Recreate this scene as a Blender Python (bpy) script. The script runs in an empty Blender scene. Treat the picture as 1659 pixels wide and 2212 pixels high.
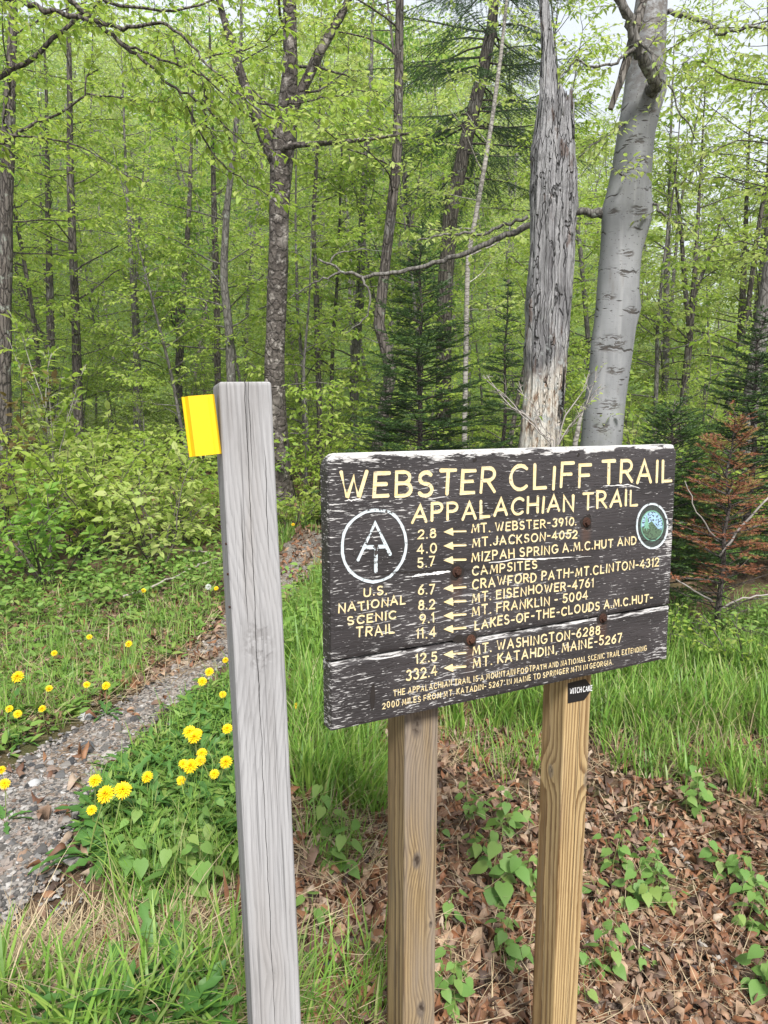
import bpy, bmesh, math, random
import numpy as np
from mathutils import Vector, Matrix
rad = math.radians
SC = bpy.context.scene
COL = SC.collection

# ------------------------------------------------------------------ camera, world, sun, exposure
FPX, CX, CY, CAMZ, PITCH = 1588.0, 829.5, 1106.0, 1.60, rad(9.0)
cam_d = bpy.data.cameras.new('camera'); cam = bpy.data.objects.new('camera', cam_d); COL.objects.link(cam)
cam_d.sensor_fit = 'VERTICAL'; cam_d.sensor_height = 36.0; cam_d.sensor_width = 27.0
cam_d.lens = FPX / 2212.0 * 36.0
cam_d.clip_start = 0.05; cam_d.clip_end = 600
cam.location = (0, 0, CAMZ); cam.rotation_euler = (rad(90) - PITCH, 0, 0)
SC.camera = cam
SC.view_settings.view_transform = 'Standard'; SC.view_settings.look = 'None'
SC.view_settings.gamma = 1.0; SC.view_settings.exposure = 1.46
SC.cycles.use_denoising = True
SC.cycles.max_bounces = 7; SC.cycles.diffuse_bounces = 4; SC.cycles.glossy_bounces = 2
SC.cycles.transmission_bounces = 5; SC.cycles.transparent_max_bounces = 4
SC.cycles.sample_clamp_indirect = 6.0

SUN_EL, SUN_AZ = rad(50), rad(168)          # azimuth clockwise from +Y: high, behind the photographer's right shoulder
w = bpy.data.worlds.new('World'); SC.world = w; w.use_nodes = True
nt = w.node_tree; nt.nodes.clear()
wo = nt.nodes.new('ShaderNodeOutputWorld'); bg = nt.nodes.new('ShaderNodeBackground')
sky = nt.nodes.new('ShaderNodeTexSky'); sky.sky_type = 'NISHITA'; sky.sun_disc = False
sky.sun_elevation = SUN_EL; sky.sun_rotation = SUN_AZ; sky.dust_density = 3.0; sky.air_density = 1.0
wc = nt.nodes.new('ShaderNodeTexCoord'); wn = nt.nodes.new('ShaderNodeTexNoise')
wn.inputs['Scale'].default_value = 2.2; wn.inputs['Detail'].default_value = 5
wr = nt.nodes.new('ShaderNodeMapRange'); wr.inputs[1].default_value = .3; wr.inputs[2].default_value = .7
wr.inputs[3].default_value = .72; wr.inputs[4].default_value = .95
wm = nt.nodes.new('ShaderNodeMix'); wm.data_type = 'RGBA'
nt.links.new(wc.outputs['Generated'], wn.inputs['Vector']); nt.links.new(wn.outputs['Fac'], wr.inputs[0])
nt.links.new(wr.outputs[0], wm.inputs['Factor']); nt.links.new(sky.outputs[0], wm.inputs['A'])
wm.inputs['B'].default_value = (5.5, 5.8, 6.1, 1)                 # thin bright overcast
nt.links.new(wm.outputs['Result'], bg.inputs['Color']); bg.inputs['Strength'].default_value = 0.07
nt.links.new(bg.outputs[0], wo.inputs[0])
sd = bpy.data.lights.new('sun', 'SUN'); sd.energy = 2.7; sd.angle = rad(16); sd.color = (1.0, .975, .935)
so = bpy.data.objects.new('sun', sd); COL.objects.link(so)
sdir = Vector((math.sin(SUN_AZ) * math.cos(SUN_EL), math.cos(SUN_AZ) * math.cos(SUN_EL), math.sin(SUN_EL)))
so.rotation_euler = sdir.to_track_quat('Z', 'Y').to_euler(); so.location = (0, 0, 30)

# ------------------------------------------------------------------ projection helpers (photo measured on a 1659 x 2212 grid)
_F = np.array([0, math.cos(PITCH), -math.sin(PITCH)]); _R = np.array([1.0, 0, 0]); _U = np.cross(_R, _F)
CAMP = np.array([0, 0, CAMZ])
def rays(px, py):
    px = np.atleast_1d(np.asarray(px, float)); py = np.atleast_1d(np.asarray(py, float))
    return _F[None] + np.outer((px - CX) / FPX, _R) - np.outer((py - CY) / FPX, _U)
def at(px, py, Y):
    d = rays(px, py)[0]; return CAMP + d * (Y / d[1])
def at_zc(px, py, zc):
    return CAMP + rays(px, py)[0] * zc
def sstep(a, b, x):
    t = np.clip((x - a) / (b - a), 0, 1); return t * t * (3 - 2 * t)
def H(x, y):
    x = np.asarray(x, float); y = np.asarray(y, float)
    s = sstep(-.65, .75, x - .02 * y); d = 1 - .62 * sstep(3.0, 9.0, y)
    h = .12 - .58 * s * d
    u = np.maximum(y - 17 - .25 * np.maximum(x, 0), 0)
    k = .42 - .30 * sstep(2, 26, x - .12 * y)
    h = h + k * (np.sqrt(u * u + 25) - 5)
    amp = .25 + .75 * sstep(2, 12, y)
    h = h + amp * (.05 * np.sin(x * 1.7 + y * .9) + .035 * np.sin(x * .8 - y * 1.9 + 1.3) + .02 * np.sin(3.1 * x + 2.2 * y))
    return h
def hit(px, py, up=0.0):
    """points of the pixels' rays that lie 'up' above the ground"""
    d = rays(px, py); t = np.full(len(d), 2.0)
    lo = np.full(len(d), .3); hi = np.full(len(d), .3)
    done = np.zeros(len(d), bool); s = .3
    while s < 90:
        p = CAMP + d * s
        below = (p[:, 2] < H(p[:, 0], p[:, 1]) + up) & ~done
        hi[below] = s; done |= below
        lo[~done] = s; s *= 1.035
    hi[~done] = 90
    for _ in range(18):
        m = (lo + hi) / 2; p = CAMP + d * m[:, None]
        b = p[:, 2] < H(p[:, 0], p[:, 1]) + up
        hi = np.where(b, m, hi); lo = np.where(b, lo, m)
    return CAMP + d * hi[:, None]
def inpoly(px, py, poly):
    poly = np.asarray(poly, float); r = np.zeros(len(px), bool); j = len(poly) - 1
    for i in range(len(poly)):
        xi, yi = poly[i]; xj, yj = poly[j]
        c = ((yi > py) != (yj > py)) & (px < (xj - xi) * (py - yi) / (yj - yi + 1e-12) + xi)
        r ^= c; j = i
    return r
def scatter(rng, poly, n):
    poly = np.asarray(poly, float); lo = poly.min(0); hi = poly.max(0); out = np.zeros((0, 2))
    while len(out) < n:
        q = rng.uniform(lo, hi, (n * 2, 2)); out = np.concatenate([out, q[inpoly(q[:, 0], q[:, 1], poly)]])
    q = out[:n]; return hit(q[:, 0], q[:, 1])
def lin(h):
    c = [int(h[i:i + 2], 16) / 255 for i in (0, 2, 4)]
    return tuple((v / 12.92 if v <= .04045 else ((v + .055) / 1.055) ** 2.4) for v in c) + (1.0,)
def nrm(a):
    return a / np.maximum(np.linalg.norm(a, axis=-1, keepdims=True), 1e-9)

# ------------------------------------------------------------------ objects
def tag(o, label=None, cat=None, group=None, kind=None):
    for k, v in (('label', label), ('category', cat), ('group', group), ('kind', kind)):
        if v: o[k] = v
    return o
def thing(name, label, cat, loc=(0, 0, 0), group=None, rz=0.0):
    o = bpy.data.objects.new(name, None); COL.objects.link(o); o.empty_display_size = .1
    o.location = tuple(float(v) for v in loc); o.rotation_euler = (0, 0, rz)
    return tag(o, label, cat, group)
def copy_tree(root, loc, rz=0.0, sc=1.0, label=None, tilt=(0, 0)):
    def cp(o, par):
        c = o.copy(); COL.objects.link(c)
        if par is not None: c.parent = par
        for ch in KIDS.get(o.name, []): 
            KIDS.setdefault(c.name, []).append(cp(ch, c))
        return c
    r = cp(root, None)
    r.location = tuple(float(v) for v in loc); r.rotation_euler = (tilt[0], tilt[1], rz); r.scale = (sc, sc, sc)
    if label: r['label'] = label
    return r
KIDS = {}
class MB:
    def __init__(s): s.v = []; s.f = {}; s.n = 0
    def add(s, verts, *faces):
        verts = np.asarray(verts, float).reshape(-1, 3)
        for f in faces:
            f = np.asarray(f, int)
            if f.ndim == 1: f = f[None]
            s.f.setdefault(f.shape[1], []).append(f + s.n)
        s.v.append(verts); s.n += len(verts)
    def tube(s, pts, r, k=6, cap=True, jit=0.0, rng=None):
        pts = np.asarray(pts, float); m = len(pts); r = np.broadcast_to(np.asarray(r, float), (m,))
        t = nrm(np.gradient(pts, axis=0)); ref = np.array([1.0, 0, 0]) if abs(t[:, 0]).mean() < .7 else np.array([0, 1.0, 0])
        a = nrm(np.cross(t, ref)); b = np.cross(t, a)
        th = np.arange(k) * 2 * math.pi / k
        rr = r[:, None] * np.ones(k)
        if jit: rr = rr * (1 + jit * rng.normal(size=(m, k)))
        v = pts[:, None] + rr[..., None] * (np.cos(th)[None, :, None] * a[:, None] + np.sin(th)[None, :, None] * b[:, None])
        i = np.arange(m - 1)[:, None] * k; j = np.arange(k)[None]; j2 = (j + 1) % k
        q = np.stack([i + j, i + j2, i + k + j2, i + k + j], -1).reshape(-1, 4)
        fs = [q]
        if cap and k > 2: fs += [np.arange(k)[::-1], (m - 1) * k + np.arange(k)]
        s.add(v, *fs)
    def box(s, lo, hi):
        x0, y0, z0 = lo; x1, y1, z1 = hi
        s.add([(x0, y0, z0), (x1, y0, z0), (x1, y1, z0), (x0, y1, z0), (x0, y0, z1), (x1, y0, z1), (x1, y1, z1), (x0, y1, z1)],
              [(0, 3, 2, 1), (4, 5, 6, 7), (0, 1, 5, 4), (1, 2, 6, 5), (2, 3, 7, 6), (3, 0, 4, 7)])
    def build(s, name, mat, parent=None, smooth=False, off=None, mtx=None, link=True):
        v = np.concatenate(s.v) if s.v else np.zeros((0, 3))
        if off is not None: v = v - np.asarray(off, float)
        me = bpy.data.meshes.new(name); me.vertices.add(len(v)); me.vertices.foreach_set('co', v.astype(np.float32).ravel())
        L = []; tot = []
        for n, fl in s.f.items():
            a = np.concatenate(fl); L.append(a.ravel()); tot.append(np.full(len(a), n))
        L = np.concatenate(L); tot = np.concatenate(tot)
        me.loops.add(len(L)); me.loops.foreach_set('vertex_index', L.astype(np.int32))
        me.polygons.add(len(tot)); st = np.concatenate([[0], np.cumsum(tot)[:-1]])
        me.polygons.foreach_set('loop_start', st.astype(np.int32)); me.polygons.foreach_set('loop_total', tot.astype(np.int32))
        hard = name in ('lettering', 'arrow', 'marker_plate', 'arrow_sticker', 'gravel', 'dead_limb', 'bolt', 'bolt_head') or name.startswith(('emblem', 'badge', 'paint', 'crack'))
        me.polygons.foreach_set('use_smooth', np.full(len(tot), smooth or not hard, bool))
        me.update(calc_edges=True); me.validate()
        if mat is not None: me.materials.append(mat)
        return link_mesh(name, me, parent, mtx)
def link_mesh(name, me, parent=None, mtx=None):
    o = bpy.data.objects.new(name, me); COL.objects.link(o)
    if parent is not None:
        o.parent = parent; KIDS.setdefault(parent.name, []).append(o)
    if mtx is not None: o.matrix_basis = mtx
    return o
def bevel_box(name, lo, hi, bev, mat, parent=None, mtx=None, segs=2, cuts=0, jitter=0.0, seed=0):
    bm = bmesh.new(); bmesh.ops.create_cube(bm, size=1.0)
    for v in bm.verts:
        for i in range(3): v.co[i] = lo[i] + (v.co[i] + .5) * (hi[i] - lo[i])
    bmesh.ops.bevel(bm, geom=list(bm.edges), offset=bev, segments=segs, affect='EDGES', profile=.6)
    if cuts:
        dz = (hi[2] - lo[2]) / cuts
        for i in range(1, cuts):
            bmesh.ops.bisect_plane(bm, geom=list(bm.verts) + list(bm.edges) + list(bm.faces), plane_co=(0, 0, lo[2] + dz * i), plane_no=(0, 0, 1))
        r = random.Random(seed); ph = [r.uniform(0, 6) for _ in range(6)]
        for v in bm.verts:
            z = v.co.z
            v.co.x += jitter * (math.sin(z * 5 + ph[0]) + .5 * math.sin(z * 13 + ph[1] + v.co.y * 30))
            v.co.y += jitter * (math.sin(z * 4 + ph[2]) + .5 * math.sin(z * 11 + ph[3] + v.co.x * 30))
    me = bpy.data.meshes.new(name); bm.to_mesh(me); bm.free(); me.materials.append(mat)
    return link_mesh(name, me, parent, mtx)

# ------------------------------------------------------------------ materials
class NT:
    """a small shader-node writer"""
    def __init__(s, name):
        s.m = bpy.data.materials.new(name); s.m.use_nodes = True; s.t = s.m.node_tree; s.t.nodes.clear()
        s.out = s.n('ShaderNodeOutputMaterial')
    def n(s, t, **kw):
        x = s.t.nodes.new(t)
        for k, v in kw.items(): setattr(x, k, v)
        return x
    def put(s, sock, v):
        if isinstance(v, bpy.types.NodeSocket): s.t.links.new(v, sock)
        elif v is not None: sock.default_value = v
    def math(s, op, a, b=None, c=None, clamp=False):
        x = s.n('ShaderNodeMath', operation=op, use_clamp=clamp)
        for i, v in enumerate((a, b, c)):
            if v is not None: s.put(x.inputs[i], v)
        return x.outputs[0]
    def vmath(s, op, a, b=None):
        x = s.n('ShaderNodeVectorMath', operation=op); s.put(x.inputs[0], a)
        if b is not None: s.put(x.inputs[1], b)
        return x.outputs['Value'] if op in ('LENGTH', 'DISTANCE', 'DOT_PRODUCT') else x.outputs[0]
    def obj(s): return s.n('ShaderNodeTexCoord').outputs['Object']
    def sep(s, v):
        x = s.n('ShaderNodeSeparateXYZ'); s.put(x.inputs[0], v); return x.outputs[0], x.outputs[1], x.outputs[2]
    def comb(s, a, b, c):
        x = s.n('ShaderNodeCombineXYZ')
        for i, v in enumerate((a, b, c)): s.put(x.inputs[i], v)
        return x.outputs[0]
    def scale(s, v, sc): return s.vmath('MULTIPLY', v, sc)
    def noise(s, v, scale=1.0, det=4, rough=.55, dist=0.0, col=False):
        x = s.n('ShaderNodeTexNoise'); s.put(x.inputs['Vector'], v); x.inputs['Scale'].default_value = scale
        x.inputs['Detail'].default_value = det; x.inputs['Roughness'].default_value = rough; x.inputs['Distortion'].default_value = dist
        return x.outputs['Color' if col else 'Fac']
    def voro(s, v, scale=1.0, feature='F1', out='Distance', rnd=1.0):
        x = s.n('ShaderNodeTexVoronoi', feature=feature); s.put(x.inputs['Vector'], v); x.inputs['Scale'].default_value = scale
        x.inputs['Randomness'].default_value = rnd
        return x.outputs[out]
    def ramp(s, f, stops, const=False):
        x = s.n('ShaderNodeValToRGB'); s.put(x.inputs[0], f); e = x.color_ramp.elements
        if const: x.color_ramp.interpolation = 'CONSTANT'
        while len(e) < len(stops): e.new(.5)
        for k, (p, c) in enumerate(stops): e[k].position = p; e[k].color = c if len(c) == 4 else tuple(c) + (1,)
        return x.outputs[0]
    def step(s, f, a, b):
        x = s.n('ShaderNodeMapRange', interpolation_type='SMOOTHSTEP'); s.put(x.inputs[0], f)
        x.inputs[1].default_value = a; x.inputs[2].default_value = b; return x.outputs[0]
    def mix(s, f, a, b, mode='MIX'):
        x = s.n('ShaderNodeMix', data_type='RGBA', blend_type=mode); s.put(x.inputs['Factor'], f); s.put(x.inputs['A'], a); s.put(x.inputs['B'], b)
        return x.outputs['Result']
    def island(s): return s.n('ShaderNodeNewGeometry').outputs['Random Per Island']
    def inst(s): return s.n('ShaderNodeObjectInfo').outputs['Random']
    def bump(s, h, st=.5, d=.01):
        x = s.n('ShaderNodeBump'); s.put(x.inputs['Height'], h); x.inputs['Strength'].default_value = st; x.inputs['Distance'].default_value = d
        return x.outputs[0]
    def finish(s, col, rough=.8, bump=None, spec=.3, trans=None, tcol=None):
        b = s.n('ShaderNodeBsdfPrincipled'); s.put(b.inputs['Base Color'], col); s.put(b.inputs['Roughness'], rough)
        b.inputs['Specular IOR Level'].default_value = spec
        if bump is not None: s.t.links.new(bump, b.inputs['Normal'])
        sh = b.outputs[0]
        if trans:
            tr = s.n('ShaderNodeBsdfTranslucent'); s.put(tr.inputs[0], tcol if tcol is not None else col)
            mx = s.n('ShaderNodeMixShader'); mx.inputs[0].default_value = trans
            s.t.links.new(sh, mx.inputs[1]); s.t.links.new(tr.outputs[0], mx.inputs[2]); sh = mx.outputs[0]
        s.t.links.new(sh, s.out.inputs[0]); return s.m
def leaf_mat(name, cols, trans=.42, rough=.55, tboost=1.25, inst=True):
    """foliage: each leaf its own tint of the species' colours"""
    t = NT(name); f = t.island()
    if inst: f = t.math('FRACT', t.math('ADD', f, t.inst()))
    c = t.ramp(f, [(i / max(1, len(cols) - 1), c) for i, c in enumerate(cols)])
    tc = t.mix(1.0, c, (tboost * 1.05, tboost * 1.08, tboost * .85, 1), 'MULTIPLY')
    return t.finish(c, rough, trans=trans, tcol=tc, spec=.35)
def plain(name, c, rough=.7, var=.25, sc=30.0, spec=.3, bump=0.0):
    t = NT(name); p = t.obj(); n = t.noise(p, sc, 5)
    a = tuple(v * (1 - var) for v in c[:3]) + (1,); b = tuple(min(1, v * (1 + var)) for v in c[:3]) + (1,)
    return t.finish(t.mix(n, a, b), rough, t.bump(n, bump, .004) if bump else None, spec)

def wood_mat(name, early, late, grey, grey_amt, rings, knots=(), cracks=(), crackw=.0006, pith=(.03, .25), streak=None, wander=.08, ringmix=1.0, wobble=.007, knotmix=.75, greyface=None, fibre=.35, stain=0.0):
    """sawn timber: growth rings round a wandering pith, knots that push the grain aside, drying checks"""
    t = NT(name); p = t.obj(); x, y, z = t.sep(p)
    n1 = t.sep(t.noise(t.comb(.3, .7, z), .62, 2, .4, col=True))
    px = t.math('MULTIPLY_ADD', t.math('SUBTRACT', n1[0], .5), .05, pith[0])
    py = t.math('MULTIPLY_ADD', t.math('SUBTRACT', n1[1], .5), wander, pith[1])
    dx = t.math('SUBTRACT', x, px); dy = t.math('SUBTRACT', y, py)
    r = t.math('SQRT', t.math('ADD', t.math('MULTIPLY', dx, dx), t.math('MULTIPLY', dy, dy)))
    wob = t.noise(t.scale(p, (40, 40, 4)), 1.0, 5, .65); r = t.math('MULTIPLY_ADD', wob, wobble, r)
    kmask = None; kcore = None
    for (kx, ky, kz, kr) in knots:
        d = t.vmath('LENGTH', t.scale(t.vmath('SUBTRACT', p, (kx, ky, kz)), (1, 1, .55)))
        e = t.math('EXPONENT', t.math('MULTIPLY', t.math('MULTIPLY', d, d), -1 / (2 * (kr * 1.6) ** 2)))
        r = t.math('MULTIPLY_ADD', e, kr * .9, r)
        km = t.step(d, kr * 1.15, kr * .6); kc = t.math('MULTIPLY', t.step(d, kr * .75, kr * .35), t.step(t.noise(t.scale(p, (70, 70, 40)), 1.0, 3), .45, .6)); kcore = kc if kcore is None else t.math('MAXIMUM', kcore, kc)
        kmask = km if kmask is None else t.math('MAXIMUM', kmask, km)
    g = t.math('FRACT', t.math('MULTIPLY', r, rings))
    late_f = t.math('MULTIPLY', t.step(g, .30, .92), t.step(g, 1.0, .94))
    fib = t.noise(t.scale(p, (230, 230, 4)), 1.0, 6, .7)
    c = t.mix(t.math('MULTIPLY', late_f, t.math('MULTIPLY_ADD', t.noise(t.scale(p, (9, 9, 2)), 1.0, 3), .9 * ringmix, .3 * ringmix)), early, late)
    c = t.mix(t.math('MULTIPLY', t.step(fib, .42, .66), fibre), c, (late[0] * .75, late[1] * .75, late[2] * .75, 1))
    ga = t.math('MULTIPLY', t.step(t.noise(t.scale(p, (14, 14, 1.6)), 1.0, 3), .5 - grey_amt * .5, .95 - grey_amt * .45), min(1.0, .4 + grey_amt))
    gc = t.mix(t.math('MULTIPLY', late_f, .55), grey, tuple(v * .62 for v in grey[:3]) + (1,)); gc = t.mix(t.math('MULTIPLY', t.step(fib, .35, .7), fibre), gc, (grey[0] * 1.35, grey[1] * 1.35, grey[2] * 1.35, 1))
    if greyface is not None: ga = t.math('MULTIPLY', ga, t.math('MULTIPLY_ADD', t.step(y, -.034, -.043), 1 - greyface, greyface))
    c = t.mix(ga, c, gc)
    if stain:
        sn = t.math('MULTIPLY', t.step(t.noise(t.scale(p, (11, 11, 2.6)), 1.0, 5, .6), .5, .7), stain); c = t.mix(sn, c, t.mix(fib, (.05, .045, .042, 1), (.16, .15, .145, 1)))
    if streak:
        sm = t.math('MULTIPLY', t.step(t.noise(t.scale(p, (60, 60, 1.8)), 1.0, 4, .6), .56, .76), streak)
        c = t.mix(sm, c, tuple(v * .42 for v in grey[:3]) + (1,))
    hl = t.math('MULTIPLY', t.step(t.noise(t.scale(p, (170, 170, 1.7)), 1.0, 3, .6), .60, .66), fibre); c = t.mix(hl, c, tuple(v * .34 for v in grey[:3]) + (1,))
    h = t.math('ADD', t.math('MULTIPLY', late_f, .45), t.math('MULTIPLY_ADD', hl, -.8, t.math('MULTIPLY', fib, .6)))
    if kmask is not None:
        kn = t.noise(t.scale(p, (90, 90, 60)), 1.0, 3)
        c = t.mix(t.math('MULTIPLY', kmask, knotmix), c, t.mix(kn, tuple(v * .45 for v in late[:3]) + (1,), grey)); h = t.math('MULTIPLY_ADD', kmask, .6, h); c = t.mix(t.math('MULTIPLY', kcore, .85 * min(1, knotmix * 1.3)), c, (.03, .02, .014, 1)); h = t.math('MULTIPLY_ADD', kcore, -1.5, h)
    for (cx, z0, z1, slope, wd, fy) in cracks:
        wv = t.math('MULTIPLY_ADD', t.math('SUBTRACT', t.noise(t.comb(cx * 7, .2, z), 9.0, 4, .6), .5), .011, t.math('MULTIPLY_ADD', z, slope, cx))
        d = t.math('ABSOLUTE', t.math('SUBTRACT', x, wv))
        wn_ = t.math('MULTIPLY_ADD', t.noise(t.comb(cx, .5, z), 6.0, 2), wd * 1.6, wd * .2)
        m = t.math('LESS_THAN', d, wn_)
        m = t.math('MULTIPLY', m, t.math('MULTIPLY', t.step(z, z0, z0 + .08), t.step(z, z1, z1 - .08)))
        if fy is not None: m = t.math('MULTIPLY', m, t.math('LESS_THAN', y, fy))
        c = t.mix(m, c, (.012, .010, .009, 1)); h = t.math('MULTIPLY_ADD', m, -3.0, h)
    return t.finish(c, .82, t.bump(h, .55, .0012), .2)

M = {}
G = lambda *a: [lin(x) for x in a]
M['leaf'] = leaf_mat('spring_leaf', [(.29, .40, .06, 1), (.22, .34, .05, 1), (.36, .44, .08, 1), (.27, .39, .065, 1), (.40, .45, .13, 1)], .5)
M['leaf_yellow'] = leaf_mat('young_leaf', [(.37, .45, .12, 1), (.31, .42, .10, 1), (.43, .47, .17, 1), (.35, .45, .11, 1)], .5)
M['leaf_deep'] = leaf_mat('shrub_leaf', [(.20, .35, .055, 1), (.15, .29, .045, 1), (.26, .39, .07, 1)], .46)
M['leaf_red'] = leaf_mat('bronze_leaf', [(.17, .14, .035, 1), (.14, .09, .035, 1), (.19, .18, .04, 1)])
M['weed'] = leaf_mat('weed_leaf', [(.13, .24, .045, 1), (.19, .31, .06, 1), (.09, .18, .035, 1), (.25, .33, .08, 1)], .35, inst=False)
M['clump'] = leaf_mat('dandelion_leaf', [(.06, .15, .03, 1), (.08, .18, .035, 1), (.045, .12, .025, 1)], .25, .5)
M['heart'] = leaf_mat('heart_leaf', [(.17, .30, .07, 1), (.13, .25, .06, 1), (.22, .31, .08, 1)], .38)
M['grass'] = leaf_mat('grass_blade', [(.19, .33, .05, 1), (.14, .28, .045, 1), (.27, .38, .08, 1), (.18, .32, .055, 1), (.10, .21, .04, 1), (.34, .36, .14, 1)], .4, .45, inst=False)
M['straw'] = leaf_mat('dry_straw', [(.42, .32, .19, 1), (.50, .41, .27, 1), (.31, .22, .13, 1), (.36, .29, .2, 1)], .2, .7, 1.0, inst=False)
M['needle'] = leaf_mat('fir_needle', [(.045, .092, .022, 1), (.030, .068, .018, 1), (.065, .125, .03, 1)], .18, .5)
M['needle_new'] = leaf_mat('fir_needle_new', [(.10, .19, .035, 1), (.14, .23, .04, 1)], .2, .5)
M['needle_dead'] = leaf_mat('fir_needle_dead', [(.24, .075, .04, 1), (.30, .115, .055, 1), (.17, .06, .035, 1), (.22, .13, .06, 1)], .15, .7)
M['needle_fade'] = leaf_mat('fir_needle_fading', [(.30, .22, .06, 1), (.24, .17, .05, 1), (.22, .20, .06, 1)], .15, .7)
def litter_mat():
    t = NT('fallen_leaf'); f = t.island(); p = t.obj()
    c = t.ramp(f, [(0, (.19, .078, .035, 1)), (.14, (.26, .135, .07, 1)), (.30, (.09, .042, .026, 1)), (.43, (.38, .265, .175, 1)), (.53, (.20, .085, .04, 1)), (.68, (.04, .024, .018, 1)), (.78, (.27, .18, .125, 1)), (.9, (.11, .058, .038, 1)), (1, (.44, .35, .265, 1))])
    n = t.noise(p, 90, 4); c = t.mix(t.math('MULTIPLY', t.step(n, .5, .75), .5), c, (.08, .045, .03, 1))
    return t.finish(c, .6, t.bump(n, .3, .002), .35, trans=.12)
M['litter'] = litter_mat()
def bark_mat(name, base, dark, light, vs=(16, 16, 2.2), lichen=None, bs=.9, bd=.02, plates=0.0, crack=.75):
    t = NT(name); p = t.obj()
    v = t.voro(t.vmath('ADD', t.scale(p, vs), t.scale(t.noise(p, 6, 3, col=True), (1.2, 1.2, 1.2))), 1.0, 'DISTANCE_TO_EDGE')
    n = t.noise(t.scale(p, (vs[0] * 1.3, vs[1] * 1.3, vs[2] * 1.6)), 1.0, 6, .65); b = t.noise(p, 2.5, 3)
    e = t.step(v, .0, .16)
    c = t.mix(t.step(n, .3, .72), dark, base); c = t.mix(t.step(b, .55, .8), c, light); c = t.mix(t.math('MULTIPLY', t.math('SUBTRACT', 1.0, e), crack), c, tuple(x * .35 for x in dark[:3]) + (1,))
    if plates:
        pl = t.step(t.noise(t.scale(p, (9, 9, 8)), 1.0, 6, .7), .53, .60)
        c = t.mix(t.math('MULTIPLY', pl, t.step(n, .35, .6)), c, light)
    if lichen:
        l = t.math('MULTIPLY', t.step(t.noise(p, 7, 4, .6), .60, .68), .7); c = t.mix(l, c, lichen)
    h = t.math('MULTIPLY_ADD', e, .8 * min(1, crack + .2), n)
    return t.finish(c, .9, t.bump(h, bs, bd), .15)
M['bark'] = bark_mat('dark_bark', (.15, .132, .115, 1), (.075, .064, .055, 1), (.23, .22, .205, 1), (22, 22, 4), lichen=(.24, .26, .22, 1))
M['bark_grey'] = bark_mat('grey_bark', (.20, .19, .175, 1), (.11, .10, .09, 1), (.28, .28, .265, 1), (26, 26, 7), lichen=(.33, .35, .31, 1), bs=.5, bd=.01)
M['bark_birch'] = bark_mat('shaggy_birch_bark', (.125, .108, .095, 1), (.045, .038, .033, 1), (.29, .265, .24, 1), (10, 10, 8), bs=1.0, bd=.03, plates=.30, crack=.30)
M['bark_pale'] = bark_mat('pale_birch_bark', (.38, .36, .33, 1), (.22, .20, .18, 1), (.5, .48, .45, 1), (8, 8, 20), bs=.4, bd=.006)
M['bark_fir'] = bark_mat('fir_bark', (.12, .10, .09, 1), (.06, .05, .045, 1), (.2, .19, .175, 1), (30, 30, 22), lichen=(.3, .31, .28, 1), bs=.5, bd=.006)
M['twig'] = plain('twig', (.085, .072, .062, 1), .85, .4, 20)
M['twig_pale'] = plain('twig_pale', (.30, .27, .25, 1), .85, .35, 25)
M['stem'] = plain('green_stem', (.16, .20, .06, 1), .6, .3, 40)
M['petal'] = leaf_mat('dandelion_petal', [(.80, .56, .004, 1), (.86, .64, .008, 1), (.76, .46, .003, 1)], .15, .6, 1.0)
M['white_petal'] = leaf_mat('white_petal', [(.75, .77, .74, 1), (.68, .70, .68, 1)], .25, .6, .9)

# ------------------------------------------------------------------ ground and trail
def ground():
    def axis(lo, hi, n, c, k):
        u = np.linspace(-1, 1, n); s = np.sinh(u * k) / math.sinh(k)
        return np.where(s < 0, c + s * (c - lo), c + s * (hi - c))
    xs = axis(-110, 110, 260, 0, 3.6); ys = axis(-60, 150, 280, 4, 3.6)
    X, Y = np.meshgrid(xs, ys, indexing='ij'); Z = H(X, Y)
    v = np.stack([X, Y, Z], -1).reshape(-1, 3); n, m = X.shape
    i = np.arange(n - 1)[:, None] * m; j = np.arange(m - 1)[None]
    q = np.stack([i + j, i + m + j, i + m + j + 1, i + j + 1], -1).reshape(-1, 4)
    b = MB(); b.add(v, q)
    t = NT('forest_soil'); p = t.obj()
    n1 = t.noise(p, .9, 4); n2 = t.noise(p, 14, 6, .65); n3 = t.noise(p, 90, 5, .7)
    c = t.ramp(n2, [(.3, (.035, .024, .016, 1)), (.5, (.105, .066, .042, 1)), (.7, (.20, .135, .085, 1))])
    c = t.mix(t.step(n1, .52, .68), c, t.mix(n3, (.05, .075, .02, 1), (.10, .085, .04, 1)))
    c = t.mix(t.math('MULTIPLY', t.step(n3, .55, .7), .6), c, (.30, .22, .14, 1)); gx, gy, gz = t.sep(p); c = t.mix(t.math('MULTIPLY', t.step(gy, 13, 26), .8), c, t.mix(t.step(n2, .35, .65), (.05, .10, .025, 1), (.13, .22, .05, 1)))
    return tag(b.build('ground', t.finish(c, .95, t.bump(t.math('ADD', n2, n3), .7, .03), .1), smooth=True), kind='structure')
ground()
PATH_L = [(-420, 2060), (-200, 1800), (0, 1668), (150, 1580), (290, 1505), (385, 1425), (462, 1345), (525, 1290), (580, 1225), (622, 1172), (650, 1143)]
PATH_R = [(-420, 2500), (-200, 2240), (-10, 2030), (125, 1880), (172, 1768), (240, 1672), (375, 1525), (478, 1452), (562, 1380), (640, 1290), (690, 1225), (735, 1165)]
PATH_POLY = PATH_L + PATH_R[::-1]
def resamp(P, n):
    P = np.asarray(P, float); d = np.concatenate([[0], np.cumsum(np.linalg.norm(np.diff(P, axis=0), axis=1))])
    s = np.linspace(0, d[-1], n); return np.stack([np.interp(s, d, P[:, k]) for k in range(P.shape[1])], -1)
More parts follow.
